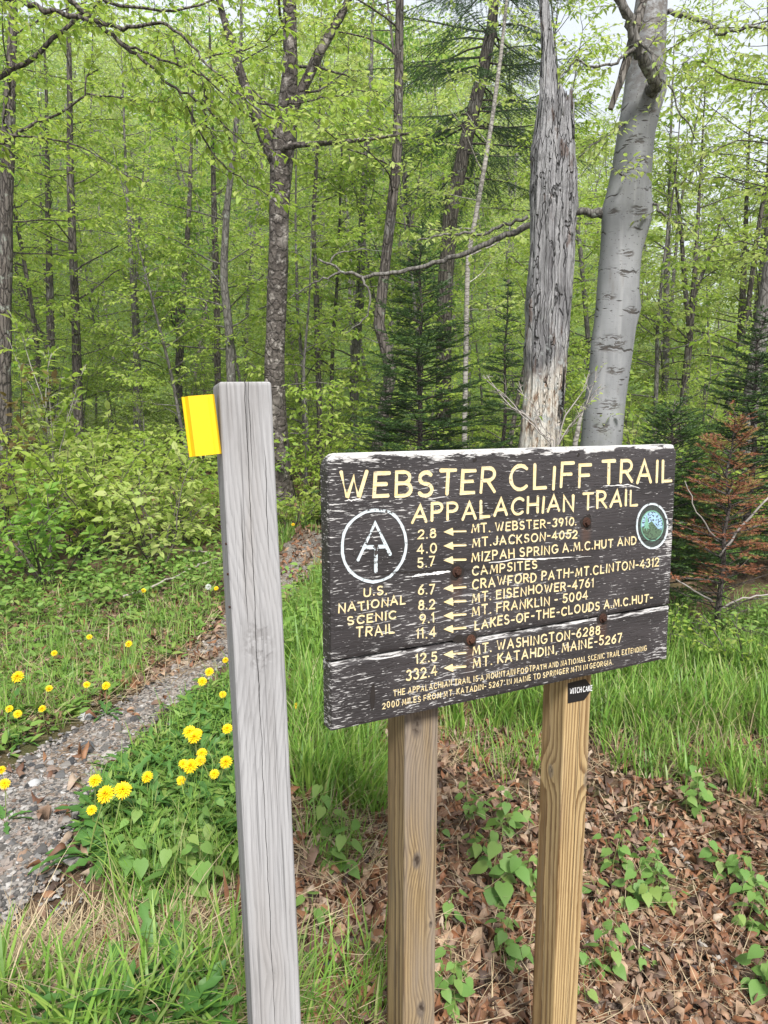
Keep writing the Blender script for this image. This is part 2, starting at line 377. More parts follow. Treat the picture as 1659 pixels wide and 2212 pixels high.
def path():
    rng = np.random.default_rng(4); n = 90; k = 14
    L = resamp(hit([a for a, b in PATH_L], [b for a, b in PATH_L]), n); Rr = resamp(hit([a for a, b in PATH_R], [b for a, b in PATH_R]), n)
    wob = np.convolve(rng.normal(size=n + 8), np.ones(4) / 4, 'same')[:n] * .05
    L[:, 0] += wob; Rr[:, 0] += np.roll(wob, 17)
    t = np.linspace(0, 1, k)[None, :, None]; g = L[:, None] * (1 - t) + Rr[:, None] * t
    g[..., 2] = H(g[..., 0], g[..., 1]) + .012 - .02 * np.abs(t[..., 0] * 2 - 1) ** 6
    i = np.arange(n - 1)[:, None] * k; j = np.arange(k - 1)[None]
    q = np.stack([i + j, i + j + 1, i + k + j + 1, i + k + j], -1).reshape(-1, 4)
    b = MB(); b.add(g.reshape(-1, 3), q)
    t = NT('trail_grit'); p = t.obj()
    v = t.n('ShaderNodeTexVoronoi'); t.put(v.inputs['Vector'], p); v.inputs['Scale'].default_value = 95
    s = t.sep(v.outputs['Color'])[0]; n2 = t.noise(p, 5, 4)
    c = t.ramp(s, [(0, (.035, .034, .034, 1)), (.3, (.16, .14, .125, 1)), (.55, (.26, .235, .21, 1)), (.75, (.12, .085, .06, 1)), (1, (.40, .37, .34, 1))])
    c = t.mix(t.step(n2, .45, .7), c, t.mix(s, (.09, .06, .04, 1), (.2, .14, .09, 1)))
    return tag(b.build('path', t.finish(c, .9, t.bump(v.outputs['Distance'], .8, .01), .2), smooth=True), kind='structure')
path()

# ------------------------------------------------------------------ the trail sign
BC = np.array([0.33177187, 1.70207743, CAMZ - 0.4147768]); BH = .58563129
BM = np.array([[0.8860347911818559, -0.46360800859825735, -0.0031564503612859524], [0.4635015798195785, 0.8856372671112491, 0.028511692486992837], [-0.01042277890391904, -0.026725371228032105, 0.9995884754300861]])
UX, UY, UZ = BM[:, 0], BM[:, 1], BM[:, 2]
def on_board(px, py, off=0.0):
    """pixel -> board coordinates (u across, v up) on the plane 'off' metres behind the painted face"""
    d = rays(px, py); t = ((BC + UY * off - CAMP) @ UY) / (d @ UY); p = CAMP + d * t[:, None] - BC
    return np.stack([p @ UX, p @ UZ], -1)
def c1(x, y): return ((1200 + x / 1.0914) * .54861, (1720 + y / 1.0914) * .54861)
def c2(x, y): return ((1200 + x / 1.0914) * .54861, (2200 + y / 1.0914) * .54861)
SB = np.array([BC[0], BC[1] + .08, float(H(BC[0], BC[1] + .08))])
SIGN = thing('trail_sign', 'dark brown routed wooden trail sign with cream lettering on two timber posts', 'sign', SB)
BMTX = Matrix([[*BM[0], BC[0] - SB[0]], [*BM[1], BC[1] - SB[1]], [*BM[2], BC[2] - SB[2]], [0, 0, 0, 1]])

def board_paint():
    t = NT('weathered_sign_paint'); p = t.obj(); x, y, z = t.sep(p)
    col = t.noise(t.scale(p, (3, 3, 9)), 1.0, 4)
    base = t.mix(t.step(col, .3, .7), (.025, .022, .0225, 1), (.052, .046, .048, 1))
    big = t.noise(t.scale(p, (3.2, 3.2, 7)), 1.0, 3)
    warp = t.scale(t.vmath('SUBTRACT', t.noise(p, 22, 3, col=True), (.5, .5, .5)), (.012, .012, .006))
    q = t.vmath('ADD', p, warp)
    fl = t.noise(t.scale(q, (34, 60, 330)), 1.0, 3, .62); fl2 = t.noise(t.scale(q, (11, 60, 150)), 1.0, 4, .65)
    thr = t.math('MULTIPLY_ADD', big, -.26, .769)
    # edges: ends and rims lose their paint
    ex = t.math('MAXIMUM', t.step(t.math('ABSOLUTE', x), .40, .50), t.math('MULTIPLY', t.step(x, -.05, -.40), .7)); ez = t.step(z, BH / 2 - .045, BH / 2 - .012)
    thr = t.math('MULTIPLY_ADD', ex, -.045, thr)
    low = t.step(z, -.13, -.17); thr = t.math('MULTIPLY_ADD', low, -.012, thr)
    m1 = t.step(t.math('SUBTRACT', fl, thr), 0.0, .03); m2 = t.step(t.math('SUBTRACT', fl2, t.math('ADD', thr, .015)), .0, .03)
    m = t.math('MAXIMUM', m1, m2)
    edge = t.math('MULTIPLY_ADD', t.math('SUBTRACT', t.noise(t.scale(p, (14, 60, 55)), 1.0, 5, .65), .5), .085, z)
    edge = t.math('MULTIPLY_ADD', t.step(x, .0, .5), -.004, edge)
    top = t.step(edge, BH / 2 - .013, BH / 2 - .008)
    gap = t.math('MULTIPLY', t.step(t.math('ABSOLUTE', t.math('ADD', t.math('SUBTRACT', z, GAPV), t.math('MULTIPLY_ADD', fl2, .022, -.008))), .009, .004), t.step(fl2, .46, .58))
    m = t.math('MAXIMUM', m, t.math('MAXIMUM', top, gap))
    wc = t.mix(t.noise(t.scale(p, (40, 40, 200)), 1.0, 3), (.34, .32, .31, 1), (.66, .65, .64, 1))
    c = t.mix(m, base, wc)
    # rust run-off under the bolts
    for (bu, bv) in BOLTS:
        rr = t.math('MULTIPLY', t.step(t.math('ABSOLUTE', t.math('SUBTRACT', x, bu)), .022, .004), t.math('MULTIPLY', t.step(z, bv + .004, bv - .01), t.step(z, bv - .11, bv - .01)))
        c = t.mix(t.math('MULTIPLY', rr, .5), c, (.10, .05, .03, 1))
    ck = t.step(t.voro(t.vmath('ADD', t.scale(p, (9, 26, 110)), t.scale(t.noise(p, 25, 3, col=True), (1.5, 1.5, 1.5))), 1.0, 'DISTANCE_TO_EDGE'), .0, .05)
    c = t.mix(t.math('MULTIPLY', t.math('SUBTRACT', 1.0, ck), .4), c, (.012, .010, .010, 1))
    h = t.math('ADD', t.math('MULTIPLY', fl2, .9), t.math('MULTIPLY_ADD', m, -.35, t.math('MULTIPLY', ck, .35)))
    rg = t.math('MULTIPLY_ADD', m, .35, .5)
    return t.finish(c, rg, t.bump(h, .7, .003), .35)
BOLTS = [tuple(on_board(*q)[0]) for q in (c1(1210, 367), c1(653, 580), c2(1280, 255), c2(713, 348))]
gl = on_board(*c2(105, 447))[0]; gr = on_board(*c2(1577, 200))[0]; GAPV = float((gl[1] + gr[1]) / 2)
M['sign_paint'] = board_paint()
M['sign_shadow'] = plain('crack_hole_shade', (.02, .016, .014, 1), .9, .3, 60)  # near-black tone standing in for the shade inside cracks and holes
TH = .042
def plank(z0, z1, round_top):
    """a thick plank: chamfered front rim, top corners cut off when it is the upper one"""
    bm = bmesh.new(); rc = .03
    if round_top: out = [(-.5, z0), (.5, z0), (.5, z1 - .022), (.487, z1), (-.5 + rc, z1)] + [(-.5 + rc - rc * math.sin(a), z1 - rc + rc * math.cos(a)) for a in (.35, .8, 1.2, 1.57)]
    else: out = [(-.5, z0), (.5, z0), (.5, z1), (-.5, z1)]
    vs = [bm.verts.new((x, 0, z)) for x, z in out]; f = bm.faces.new(vs)
    r = bmesh.ops.extrude_face_region(bm, geom=[f]); mv = [g for g in r['geom'] if isinstance(g, bmesh.types.BMVert)]
    for v in mv: v.co.y = TH
    bmesh.ops.recalc_face_normals(bm, faces=bm.faces)
    rim = [e for e in bm.edges if all(abs(v.co.y) < 1e-6 for v in e.verts)]
    bmesh.ops.bevel(bm, geom=rim, offset=.0085, segments=2, affect='EDGES', profile=.6)
    me = bpy.data.meshes.new('plank'); bm.to_mesh(me); bm.free(); me.materials.append(M['sign_paint'])
    return link_mesh('plank', me, SIGN, BMTX)
plank(GAPV + .0022, BH / 2, True); plank(-BH / 2, GAPV - .0022, False)
# long drying cracks in the upper plank: dark slivers just proud of the paint, their inner shade put in as colour
def sliver(pts, wd, name='crack', mat=None):
    P = np.array([on_board(*p)[0] for p in pts]); P = resamp(P, 24); r = np.random.default_rng(len(pts) + int(wd * 1e5))
    wv = wd * (.35 + .65 * r.random(24)) * np.sin(np.linspace(.12, math.pi - .12, 24)) ** .5
    P[:, 1] += np.convolve(r.normal(size=24), np.ones(3) / 3, 'same') * .0012
    v = np.concatenate([np.stack([P[:, 0], np.full(24, -.0008), P[:, 1] + wv], -1), np.stack([P[:, 0], np.full(24, -.0008), P[:, 1] - wv], -1)])
    i = np.arange(23); b = MB(); b.add(v, np.stack([i, i + 24, i + 25, i + 1], -1)); return b.build(name, mat or M['sign_shadow'], SIGN, mtx=BMTX)
sliver([c1(300, 592), c1(400, 582), c1(632, 570)], .0022); sliver([c1(680, 572), c1(800, 566)], .001)
sliver([c1(1400, 449), c1(1582, 438)], .0013); sliver([c1(1000, 527), c1(1240, 512)], .0012); sliver([c2(58, 236), c2(135, 240)], .0013)
M['paint_chip'] = plain('bare_primer', (.72, .70, .68, 1), .7, .2, 120)
sliver([c1(460, 600), c1(520, 590), c1(625, 578)], .0045, 'paint_chip', M['paint_chip'])
sliver([c1(790, 540), c1(900, 527), c1(1230, 515)], .0022, 'paint_chip', M['paint_chip'])
sliver([c1(1280, 212), c1(1390, 205), c1(1440, 222)], .0016, 'paint_chip', M['paint_chip'])
sliver([c1(170, 275), c1(250, 266)], .0018, 'paint_chip', M['paint_chip'])

# ---- stroke lettering
def arc(cx, cy, rx, ry, a0, a1, n=9):
    return [(cx + rx * math.cos(rad(a0 + (a1 - a0) * i / n)), cy + ry * math.sin(rad(a0 + (a1 - a0) * i / n))) for i in range(n + 1)]
GL = {
 'A': (.78, [[(0, 0), (.38, 1), (.78, 0)], [(.15, .34), (.65, .34)]]),
 'B': (.62, [[(0, 0), (0, 1), (.3, 1)] + arc(.32, .765, .24, .235, 90, -90) + [(0, .53)], [(0, .53), (.34, .53)] + arc(.34, .265, .28, .265, 90, -90) + [(0, 0)]]),
 'C': (.72, [arc(.42, .5, .42, .5, 48, 312, 14)]),
 'D': (.68, [[(0, 0), (0, 1), (.25, 1)] + arc(.25, .5, .43, .5, 90, -90, 12) + [(0, 0)]]),
 'E': (.56, [[(.56, 1), (0, 1), (0, 0), (.56, 0)], [(0, .52), (.46, .52)]]),
 'F': (.54, [[(.54, 1), (0, 1), (0, 0)], [(0, .52), (.45, .52)]]),
 'G': (.76, [arc(.42, .5, .42, .5, 48, 340, 14) + [(.80, .45), (.5, .45)]]),
 'H': (.66, [[(0, 0), (0, 1)], [(.66, 0), (.66, 1)], [(0, .52), (.66, .52)]]),
 'I': (.04, [[(.02, 0), (.02, 1)]]),
 'J': (.46, [[(.46, 1), (.46, .26)] + arc(.23, .26, .23, .26, 0, -165, 8)]),
 'K': (.62, [[(0, 0), (0, 1)], [(.58, 1), (0, .42)], [(.17, .58), (.62, 0)]]),
 'L': (.52, [[(0, 1), (0, 0), (.52, 0)]]),
 'M': (.86, [[(0, 0), (.09, 1), (.43, .18), (.77, 1), (.86, 0)]]),
 'N': (.66, [[(0, 0), (0, 1), (.66, 0), (.66, 1)]]),
 'O': (.84, [arc(.42, .5, .42, .5, 90, 450, 20)]),
 'P': (.58, [[(0, 0), (0, 1), (.3, 1)] + arc(.3, .74, .28, .26, 90, -90) + [(0, .48)]]),
 'R': (.62, [[(0, 0), (0, 1), (.3, 1)] + arc(.3, .74, .28, .26, 90, -90) + [(0, .48)], [(.26, .48), (.64, 0)]]),
 'S': (.58, [arc(.30, .755, .26, .245, 35, 265, 10) + arc(.29, .255, .29, .255, 85, -150, 11)]),
 'T': (.66, [[(0, 1), (.66, 1)], [(.33, 1), (.33, 0)]]),
 'U': (.64, [[(0, 1), (0, .32)] + arc(.32, .32, .32, .32, 180, 360, 10) + [(.64, 1)]]),
 'V': (.7, [[(0, 1), (.35, 0), (.7, 1)]]), 'W': (1.0, [[(0, 1), (.27, 0), (.5, .8), (.73, 0), (1, 1)]]),
 'X': (.6, [[(0, 0), (.6, 1)], [(0, 1), (.6, 0)]]), 'Y': (.64, [[(0, 1), (.32, .5), (.64, 1)], [(.32, .5), (.32, 0)]]),
 'Z': (.6, [[(0, 1), (.6, 1), (0, 0), (.6, 0)]]),
 '0': (.62, [arc(.31, .5, .31, .5, 90, 450, 18)]), '1': (.16, [[(0, .84), (.15, 1), (.15, 0)]]),
 '2': (.58, [arc(.29, .71, .29, .29, 165, -35, 10) + [(0, 0), (.6, 0)]]),
 '3': (.56, [arc(.26, .765, .25, .235, 150, -90, 9) + arc(.26, .265, .3, .265, 90, -150, 10)]),
 '4': (.62, [[(.46, 0), (.46, 1), (0, .3), (.64, .3)]]),
 '5': (.56, [[(.54, 1), (.1, 1), (.05, .58)] + arc(.26, .31, .30, .31, 120, -150, 11)]),
 '6': (.58, [[(.48, 1), (.2, .74), (.04, .42)] + arc(.29, .29, .29, .29, 160, 520, 16)]),
 '7': (.56, [[(0, 1), (.56, 1), (.18, 0)]]),
 '8': (.58, [arc(.29, .765, .235, .235, 270, 630, 14), arc(.29, .265, .29, .265, 90, 450, 16)]),
 '9': (.58, [arc(.29, .71, .29, .29, 0, 360, 16) + [(.52, .42), (.3, 0)]]),
 '.': (.02, [[(.0, .02), (.03, .02)]]), ',': (.06, [[(.06, .04), (0, -.14)]]), '-': (.34, [[(0, .46), (.34, .46)]]), "'": (.03, [[(.02, 1.02), (0, .86)]]),
}
def ribbon(b, P, hw, z0, groove=True, rng=None):
    """a routed stroke: rounded ends, raised rims and a shallow valley down its middle"""
    P = np.asarray(P, float); d = np.linalg.norm(np.diff(P, axis=0), axis=1); P = P[np.concatenate([[True], d > 1e-6])]
    if len(P) < 2: return
    closed = np.linalg.norm(P[0] - P[-1]) < 1e-5
    T = nrm(np.diff(P, axis=0)); Nn = np.stack([-T[:, 1], T[:, 0]], -1); m = len(P); O = np.zeros((m, 2))
    for i in range(m):
        a = Nn[i - 1] if i > 0 else (Nn[-1] if closed else Nn[0]); c = Nn[i] if i < m - 1 else (Nn[0] if closed else Nn[-1])
        s = a + c; l = s @ s
        O[i] = s * (2 / l) if l > .35 else c
        if np.linalg.norm(O[i]) > 1.9: O[i] *= 1.9 / np.linalg.norm(O[i])
    wj = np.ones(m) if rng is None else 1 + .10 * rng.normal(size=m)
    if closed: wj[-1] = wj[0]
    rows = [P - T[[0]] * 0]
    C = [(p, o * hw * k) for p, o, k in zip(P, O, wj)]
    if not closed:                                           # round caps
        caps = lambda p, t, n, s: [(p + t * s * hw * math.sin(a), n * hw * math.cos(a)) for a in (1.25, .75, .3)]
        C = caps(P[0], T[0], O[0], -1) + C + caps(P[-1], T[-1], O[-1], 1)[::-1]
    q = np.array([c for c, o in C]); o = np.array([x for c, x in C]); n = len(q)
    cols = [(1.0, .0012), (1.0, -z0), (0.0, -z0 * (.45 if groove else 1.0)), (-1.0, -z0), (-1.0, .0012)]
    v = np.stack([np.stack([q[:, 0] + o[:, 0] * k, np.full(n, y), q[:, 1] + o[:, 1] * k], -1) for k, y in cols], 1).reshape(-1, 3)
    i = np.arange(n - 1)[:, None] * 5; j = np.arange(4)[None]
    b.add(v, np.stack([i + j, i + j + 1, i + 5 + j + 1, i + 5 + j], -1).reshape(-1, 4))
RL = np.random.default_rng(11)
def glyph_line(b, text, p0, p1, h, hw, z0, gap=.30, space=.55, rough=.032):
    """text from p0 to p1 (baseline, board coordinates), cap height h"""
    adv = 0; items = []
    for ch in text:
        if ch == ' ': adv += space - gap * .4; continue
        wd, st = GL[ch]; items.append((adv, wd, st)); adv += wd + gap
    adv -= gap; p0 = np.asarray(p0); p1 = np.asarray(p1); L = np.linalg.norm(p1 - p0); ex = (p1 - p0) / L; ey = np.array([-ex[1], ex[0]]); ey = np.array([0.0, 1.0]) * .8 + ey * .2
    sx = L / adv
    for k, (a, wd, st) in enumerate(items):
        dy = RL.normal() * rough * h; sy = h * (1 + RL.normal() * rough); sk = RL.normal() * rough * 1.2
        for s, stroke in enumerate(st):
            Q = np.array([p0 + ex * ((a + x + sk * y) * sx) + ey * (y * sy + dy) for x, y in stroke])
            ribbon(b, Q, hw, z0 + .00016 * (k % 3) + .0004 * s, rng=RL)
def cream():
    t = NT('cream_sign_lettering'); p = t.obj()
    n = t.noise(t.scale(p, (60, 60, 120)), 1.0, 5, .65)
    c = t.mix(t.step(n, .35, .7), (.70, .54, .26, 1), (.64, .57, .39, 1)); c = t.mix(t.step(n, .58, .68), c, (.20, .155, .105, 1))
    return t.finish(c, .6, t.bump(n, .4, .001), .3)
M['cream'] = cream()
def white_worn():
    t = NT('worn_white_paint'); p = t.obj(); n = t.noise(t.scale(p, (70, 70, 70)), 1.0, 5, .7)
    n2 = t.noise(p, 14, 3)
    c = t.mix(t.step(n, .3, .6), (.56, .63, .67, 1), (.48, .53, .55, 1)); c = t.mix(t.step(t.math('MULTIPLY_ADD', n2, .45, n), .79, .84), c, (.04, .034, .032, 1))
    return t.finish(c, .7, t.bump(n, .5, .001), .25)
M['white_worn'] = white_worn()
def bd(c, x, y): return on_board(*c(x, y))[0]
LINES = [  # text, crop, x0, y0 (baseline), x1, y1, cap height in crop px, half stroke
 ('WEBSTER', c1, 152, 264, 812, 235, 101, .0041), ('CLIFF', c1, 884, 227, 1226, 208, 96, .0041), ('TRAIL', c1, 1279, 205, 1574, 187, 92, .0041),
 ('APPALACHIAN', c1, 462, 368, 1152, 312, 68, .0033), ('TRAIL', c1, 1196, 309, 1428, 293, 65, .0033),
 ('2.8', c1, 487, 438, 561, 431, 35, .0017), ('4.0', c1, 484, 501, 564, 496, 38, .0017), ('5.7', c1, 487, 560, 555, 555, 38, .0017),
 ('MT. WEBSTER-3910.', c1, 718, 412, 1164, 378, 34, .00175), ('MT.JACKSON-4052', c1, 721, 473, 1168, 432, 34, .00175),
 ('MIZPAH SPRING A.M.C.HUT AND', c1, 718, 536, 1422, 461, 34, .00175), ('CAMPSITES', c1, 720, 594, 996, 564, 34, .00175),
 ('CRAWFORD PATH-MT.CLINTON-4312', c2, 720, 129, 1519, 30, 35, .00175), ('MT. EISENHOWER-4761', c2, 720, 186, 1238, 118, 35, .00175),
 ('MT. FRANKLIN - 5004', c2, 720, 244, 1213, 173, 35, .00175), ('LAKES-OF-THE-CLOUDS A.M.C.HUT-', c2, 732, 302, 1492, 182, 34, .00175),
 ('MT. WASHINGTON-6288', c2, 722, 410, 1266, 323, 36, .00175), ('MT. KATAHDIN, MAINE-5267', c2, 724, 468, 1360, 356, 36, .00175),
 ('6.7', c2, 489, 153, 555, 147, 37, .0017), ('8.2', c2, 489, 218, 556, 212, 37, .0017), ('9.1', c2, 495, 277, 553, 270, 37, .0017),
 ('11.4', c2, 480, 343, 561, 334, 38, .0017), ('12.5', c2, 478, 450, 566, 437, 37, .00175), ('332.4', c2, 437, 525, 566, 499, 40, .00175),
 ('THE APPALACHIAN TRAIL IS A MOUNTAIN FOOTPATH AND NATIONAL SCENIC TRAIL EXTENDING', c2, 382, 590, 1467, 394, 22, .0009),
 ("2000 MILES FROM MT. KATADIN- 5267' IN MAINE TO SPRINGER MTN IN GEORGIA.", c2, 335, 644, 1324, 453, 22, .0009),
 ('U.S.', c2, 255, 161, 350, 151, 33, .0017), ('NATIONAL', c2, 146, 231, 430, 192, 33, .0017), ('SCENIC', c2, 186, 284, 390, 256, 32, .0017), ('TRAIL', c2, 221, 337, 383, 318, 38, .0017)]
for (txt, cr, x0, y0, x1, y1, ch, hw) in LINES:
    p0, p1 = bd(cr, x0, y0), bd(cr, x1, y1); xm, ym = (x0 + x1) / 2, (y0 + y1) / 2
    h = float(np.linalg.norm(bd(cr, xm, ym - ch) - bd(cr, xm, ym))); b = MB()
    glyph_line(b, txt, p0, p1, h, hw, .0006 if ch > 24 else .0003, gap=.34 if ch > 60 else .38 if ch > 24 else .48, space=.6)
    b.build('lettering', M['cream'], SIGN, mtx=BMTX)
for cr, yt, yq in ((c1, 409, 405), (c1, 469, 465), (c1, 531, 527), (c2, 128, 121), (c2, 186, 181), (c2, 245, 238), (c2, 303, 296), (c2, 412, 404), (c2, 470, 462)):
    b = MB(); tip, tail, neck = bd(cr, 596, yt), bd(cr, 690, yq), bd(cr, 638, yt - 3); hx = bd(cr, 634, yt - 18), bd(cr, 637, yt + 16)
    Q = np.array([tip, hx[0], neck, hx[1]]); b.add(np.concatenate([np.insert(Q, 1, -.0011, 1), np.insert(Q, 1, .001, 1)]), [(0, 1, 2), (0, 2, 3)], [(0, 4, 5, 1), (1, 5, 6, 2), (2, 6, 7, 3), (3, 7, 4, 0)])
    ribbon(b, [neck - (neck - tip) * .15, tail], .0024, .0015, rng=RL); b.build('arrow', M['cream'], SIGN, mtx=BMTX)
def e3(x, y): return ((1280 + x / 3.95) * .54861, (1950 + y / 3.95) * .54861)
b = MB(); ring = [(778, 232), (900, 240), (1010, 262), (1110, 340), (1190, 460), (1245, 610), (1262, 760), (1245, 900), (1200, 1030), (1120, 1150), (1010, 1265), (880, 1325), (740, 1350), (600, 1320), (470, 1255), (370, 1160), (300, 1040), (268, 900), (268, 740), (290, 600), (360, 460), (460, 360), (600, 270), (690, 242), (778, 232)]
ribbon(b, resamp(np.array([bd(e3, *q) for q in ring]), 60), .0031, .0006, rng=RL); b.build('emblem_ring', M['white_worn'], SIGN, mtx=BMTX)
b = MB()
for k, st in enumerate(([(515, 1000), (778, 430), (1010, 915)], [(600, 812), (940, 795)], [(787, 830), (787, 1180)])):
    ribbon(b, np.array([bd(e3, *q) for q in st]), .0039, .0006 + .0004 * k, rng=RL)
b.build('emblem_mark', M['white_worn'], SIGN, mtx=BMTX)
def e4(x, y): return ((2350 + x / 3.6867) * .54861, (1850 + y / 3.6867) * .54861)
def oval(cx, cy, rx, ry, n=44): return [(cx + rx * math.sin(i * 2 * math.pi / n), cy - ry * math.cos(i * 2 * math.pi / n)) for i in range(n + 1)]
def flat(pts, y, name, mat):
    Q = np.array([bd(e4, *q) for q in pts]); n = len(Q); b = MB()
    b.add(np.concatenate([np.insert(Q, 1, -y, 1), np.insert(Q, 1, .001, 1)]), np.arange(n), np.array([(i, n + i, n + (i + 1) % n, (i + 1) % n) for i in range(n)]))
    return b.build(name, mat, SIGN, mtx=BMTX)
b = MB(); ribbon(b, np.array([bd(e4, *q) for q in oval(800, 815, 222, 322)]), .0026, .0012, rng=RL); b.build('badge_ring', M['white_worn'], SIGN, mtx=BMTX)
def flecked(name, a, bb, thr):
    t = NT(name); p = t.obj(); n = t.noise(t.scale(p, (130, 130, 190)), 1.0, 4, .6); return t.finish(t.mix(t.step(n, thr, thr + .04), a, bb), .7, t.bump(n, .4, .001))
M['badge_sky'] = flecked('badge_sky_paint', (.30, .46, .62, 1), (.05, .05, .06, 1), .52); M['badge_green'] = flecked('badge_green_paint', (.085, .14, .085, 1), (.05, .07, .05, 1), .5)
M['badge_tree'] = plain('badge_tree_paint', (.16, .33, .24, 1), .7, .3, 150); M['badge_field'] = flecked('badge_field_paint', (.045, .06, .052, 1), (.035, .032, .032, 1), .5)
flat(oval(800, 815, 205, 305)[:-1], .0003, 'badge_field', M['badge_field']); flat(oval(800, 800, 152, 200)[:-1], .0006, 'badge_sky', M['badge_sky'])
flat([(650, 845), (700, 800), (755, 770), (795, 742), (830, 790), (880, 850), (945, 880), (925, 945), (880, 985), (800, 1003), (720, 985), (670, 930)], .0009, 'badge_hill', M['badge_green'])
flat([(718, 655), (740, 730), (732, 735), (760, 800), (740, 800), (762, 860), (725, 842), (718, 895), (708, 842), (675, 860), (700, 800), (682, 800), (706, 735), (698, 730)], .0012, 'badge_tree', M['badge_tree'])
b = MB(); ribbon(b, np.array([bd(e4, *q) for q in oval(800, 810, 160, 215)]), .0015, .0010, rng=RL); b.build('badge_rim', M['badge_tree'], SIGN, mtx=BMTX)
# ---- bolts, holes
M['rust'] = bark_mat('rusty_bolt', (.085, .04, .026, 1), (.04, .022, .017, 1), (.14, .062, .036, 1), (300, 300, 300), bs=.5, bd=.001)
def disc_stack(b, u, v, prof, k=20, hexa=False):
    th = np.arange(k) * 2 * math.pi / k
    V = np.concatenate([np.stack([u + r * np.cos(th), np.full(k, y), v + r * np.sin(th)], -1) for r, y in prof]); fs = []
    for a in range(len(prof) - 1):
        j = np.arange(k); fs.append(np.stack([a * k + j, a * k + (j + 1) % k, (a + 1) * k + (j + 1) % k, (a + 1) * k + j], -1))
    b.add(V, np.concatenate(fs), (len(prof) - 1) * k + np.arange(k))
for (u, v) in BOLTS:
    o_b = MB(); disc_stack(o_b, u, v, [(.0125, .001), (.0122, -.002), (.0108, -.003)]); bo = o_b.build('bolt', M['rust'], SIGN, mtx=BMTX)
    hb = MB(); disc_stack(hb, u, v, [(.0072, -.002), (.0072, -.0085), (.006, -.0095)], 6); KIDS.setdefault(bo.name, []); hb.build('bolt_head', M['rust'], bo)
    sb = MB(); th = np.linspace(0, 2 * math.pi, 23)[:-1]; rr = .0185 + .003 * np.sin(th * 3 + u * 90) + .0015 * np.sin(th * 7)
    sb.add(np.stack([u + rr * np.cos(th), np.full(22, -.0006), v + rr * np.sin(th)], -1), np.arange(22)); sb.build('bolt_hole', M['sign_shadow'], SIGN, mtx=BMTX)
for q, r in ((c1(730, 100), .0052), (c1(1175, 78), .0046)):
    u, v = on_board(*q)[0]; hb = MB(); th = np.arange(12) * math.pi / 6; rr = r * (1 + .2 * np.sin(th * 2 + u * 40)); hb.add(np.stack([u + rr * np.cos(th), np.full(12, -.0007), v + rr * np.sin(th)], -1), np.arange(12)); hb.build('nail_hole', M['sign_shadow'], SIGN, mtx=BMTX)
hb = MB(); Q = np.array([on_board(*c2(*q))[0] for q in ((632, 352), (648, 330), (665, 324), (680, 330), (676, 342), (690, 349), (672, 360), (650, 362))]); hb.add(np.insert(Q, 1, -.0009, 1), np.arange(8)); hb.build('rotten_hole', M['sign_shadow'], SIGN, mtx=BMTX)
hb = MB(); Q = np.array([on_board(*c2(*q))[0] for q in ((286, 545), (298, 535), (303, 580), (298, 640), (286, 655), (279, 600))]); hb.add(np.insert(Q, 1, -.0006, 1), np.arange(6)); hb.build('gouge', M['sign_shadow'], SIGN, mtx=BMTX)
# ---- the two timber posts
PO = TH + .0445
def sign_post(xa, ya, xb, yb, mat, kn):
    qa = on_board(xa, ya, PO)[0]; qb = on_board(xb, yb, PO)[0]
    P = lambda q: BC + UX * q[0] + UZ * q[1] + UY * PO
    A, B = P(qa), P(qb); d = nrm((A - B)[None])[0]; ztop = BC[2] + BH / 2 - .05
    top = B + d * ((ztop - B[2]) / d[2]); hz = float(H(B[0], B[1])) - .25; bot = B + d * ((hz - B[2]) / d[2]); L = np.linalg.norm(top - bot)
    xx = nrm((UX - d * (UX @ d))[None])[0]; yy = np.cross(d, xx)
    off = bot - SB; m = Matrix([[xx[0], yy[0], d[0], off[0]], [xx[1], yy[1], d[1], off[1]], [xx[2], yy[2], d[2], off[2]], [0, 0, 0, 1]])
    return bevel_box('post', (-.0445, -.0445, 0), (.0445, .0445, L), .005, mat, SIGN, m, 2), m, bot, d, xx, yy
def post_z(px, py, m):   # height along the post of a pixel on its front face
    mw = Matrix.Translation(Vector(SB)) @ m; inv = mw.inverted(); o = inv @ Vector(CAMP); dd = inv.to_3x3() @ Vector(rays(px, py)[0]); t = (-.0445 - o.y) / dd.y; return o + dd * t
dry = Matrix
tmpA = sign_post(891.5, 1560, 886.5, 2200, None, None); tmpB = sign_post(1224.5, 1480, 1197, 2200, None, None)
def src3(x, y): return ((1100 + x / 1.276) * .54861, (2700 + y / 1.276) * .54861)
kA = [post_z(*src3(x, y), tmpA[1]) for x, y in ((690, 205), (690, 878), (760, 1198), (712, 1625))]
kB = [post_z(*src3(x, y), tmpB[1]) for x, y in ((1545, 470),)]; kB2 = (-.0445, .0, post_z(1218, 1680, tmpB[1]).z, .012)
M['post_tan'] = wood_mat('tan_treated_timber', (.30, .215, .108, 1), (.095, .056, .025, 1), (.20, .168, .14, 1), .55, 170, [(k.x, -.045, k.z, r) for k, r in zip(kA, (.017, .014, .006, .014))], (), pith=(.065, .006), streak=.5, greyface=.12, fibre=.6, stain=.2, ringmix=1.1, knotmix=.9)
M['post_gold'] = wood_mat('golden_treated_timber', (.42, .30, .148, 1), (.13, .07, .028, 1), (.34, .29, .22, 1), .08, 150, [(kB[0].x, -.045, kB[0].z, .014), kB2], [(.004, .3, 1.5, .002, .0007, -.04)], pith=(.055, .012), streak=.3, greyface=.5, fibre=.5, ringmix=1.15)
tmpA[0].data.materials.clear(); tmpA[0].data.materials.append(M['post_tan']); tmpB[0].data.materials.clear(); tmpB[0].data.materials.append(M['post_gold'])
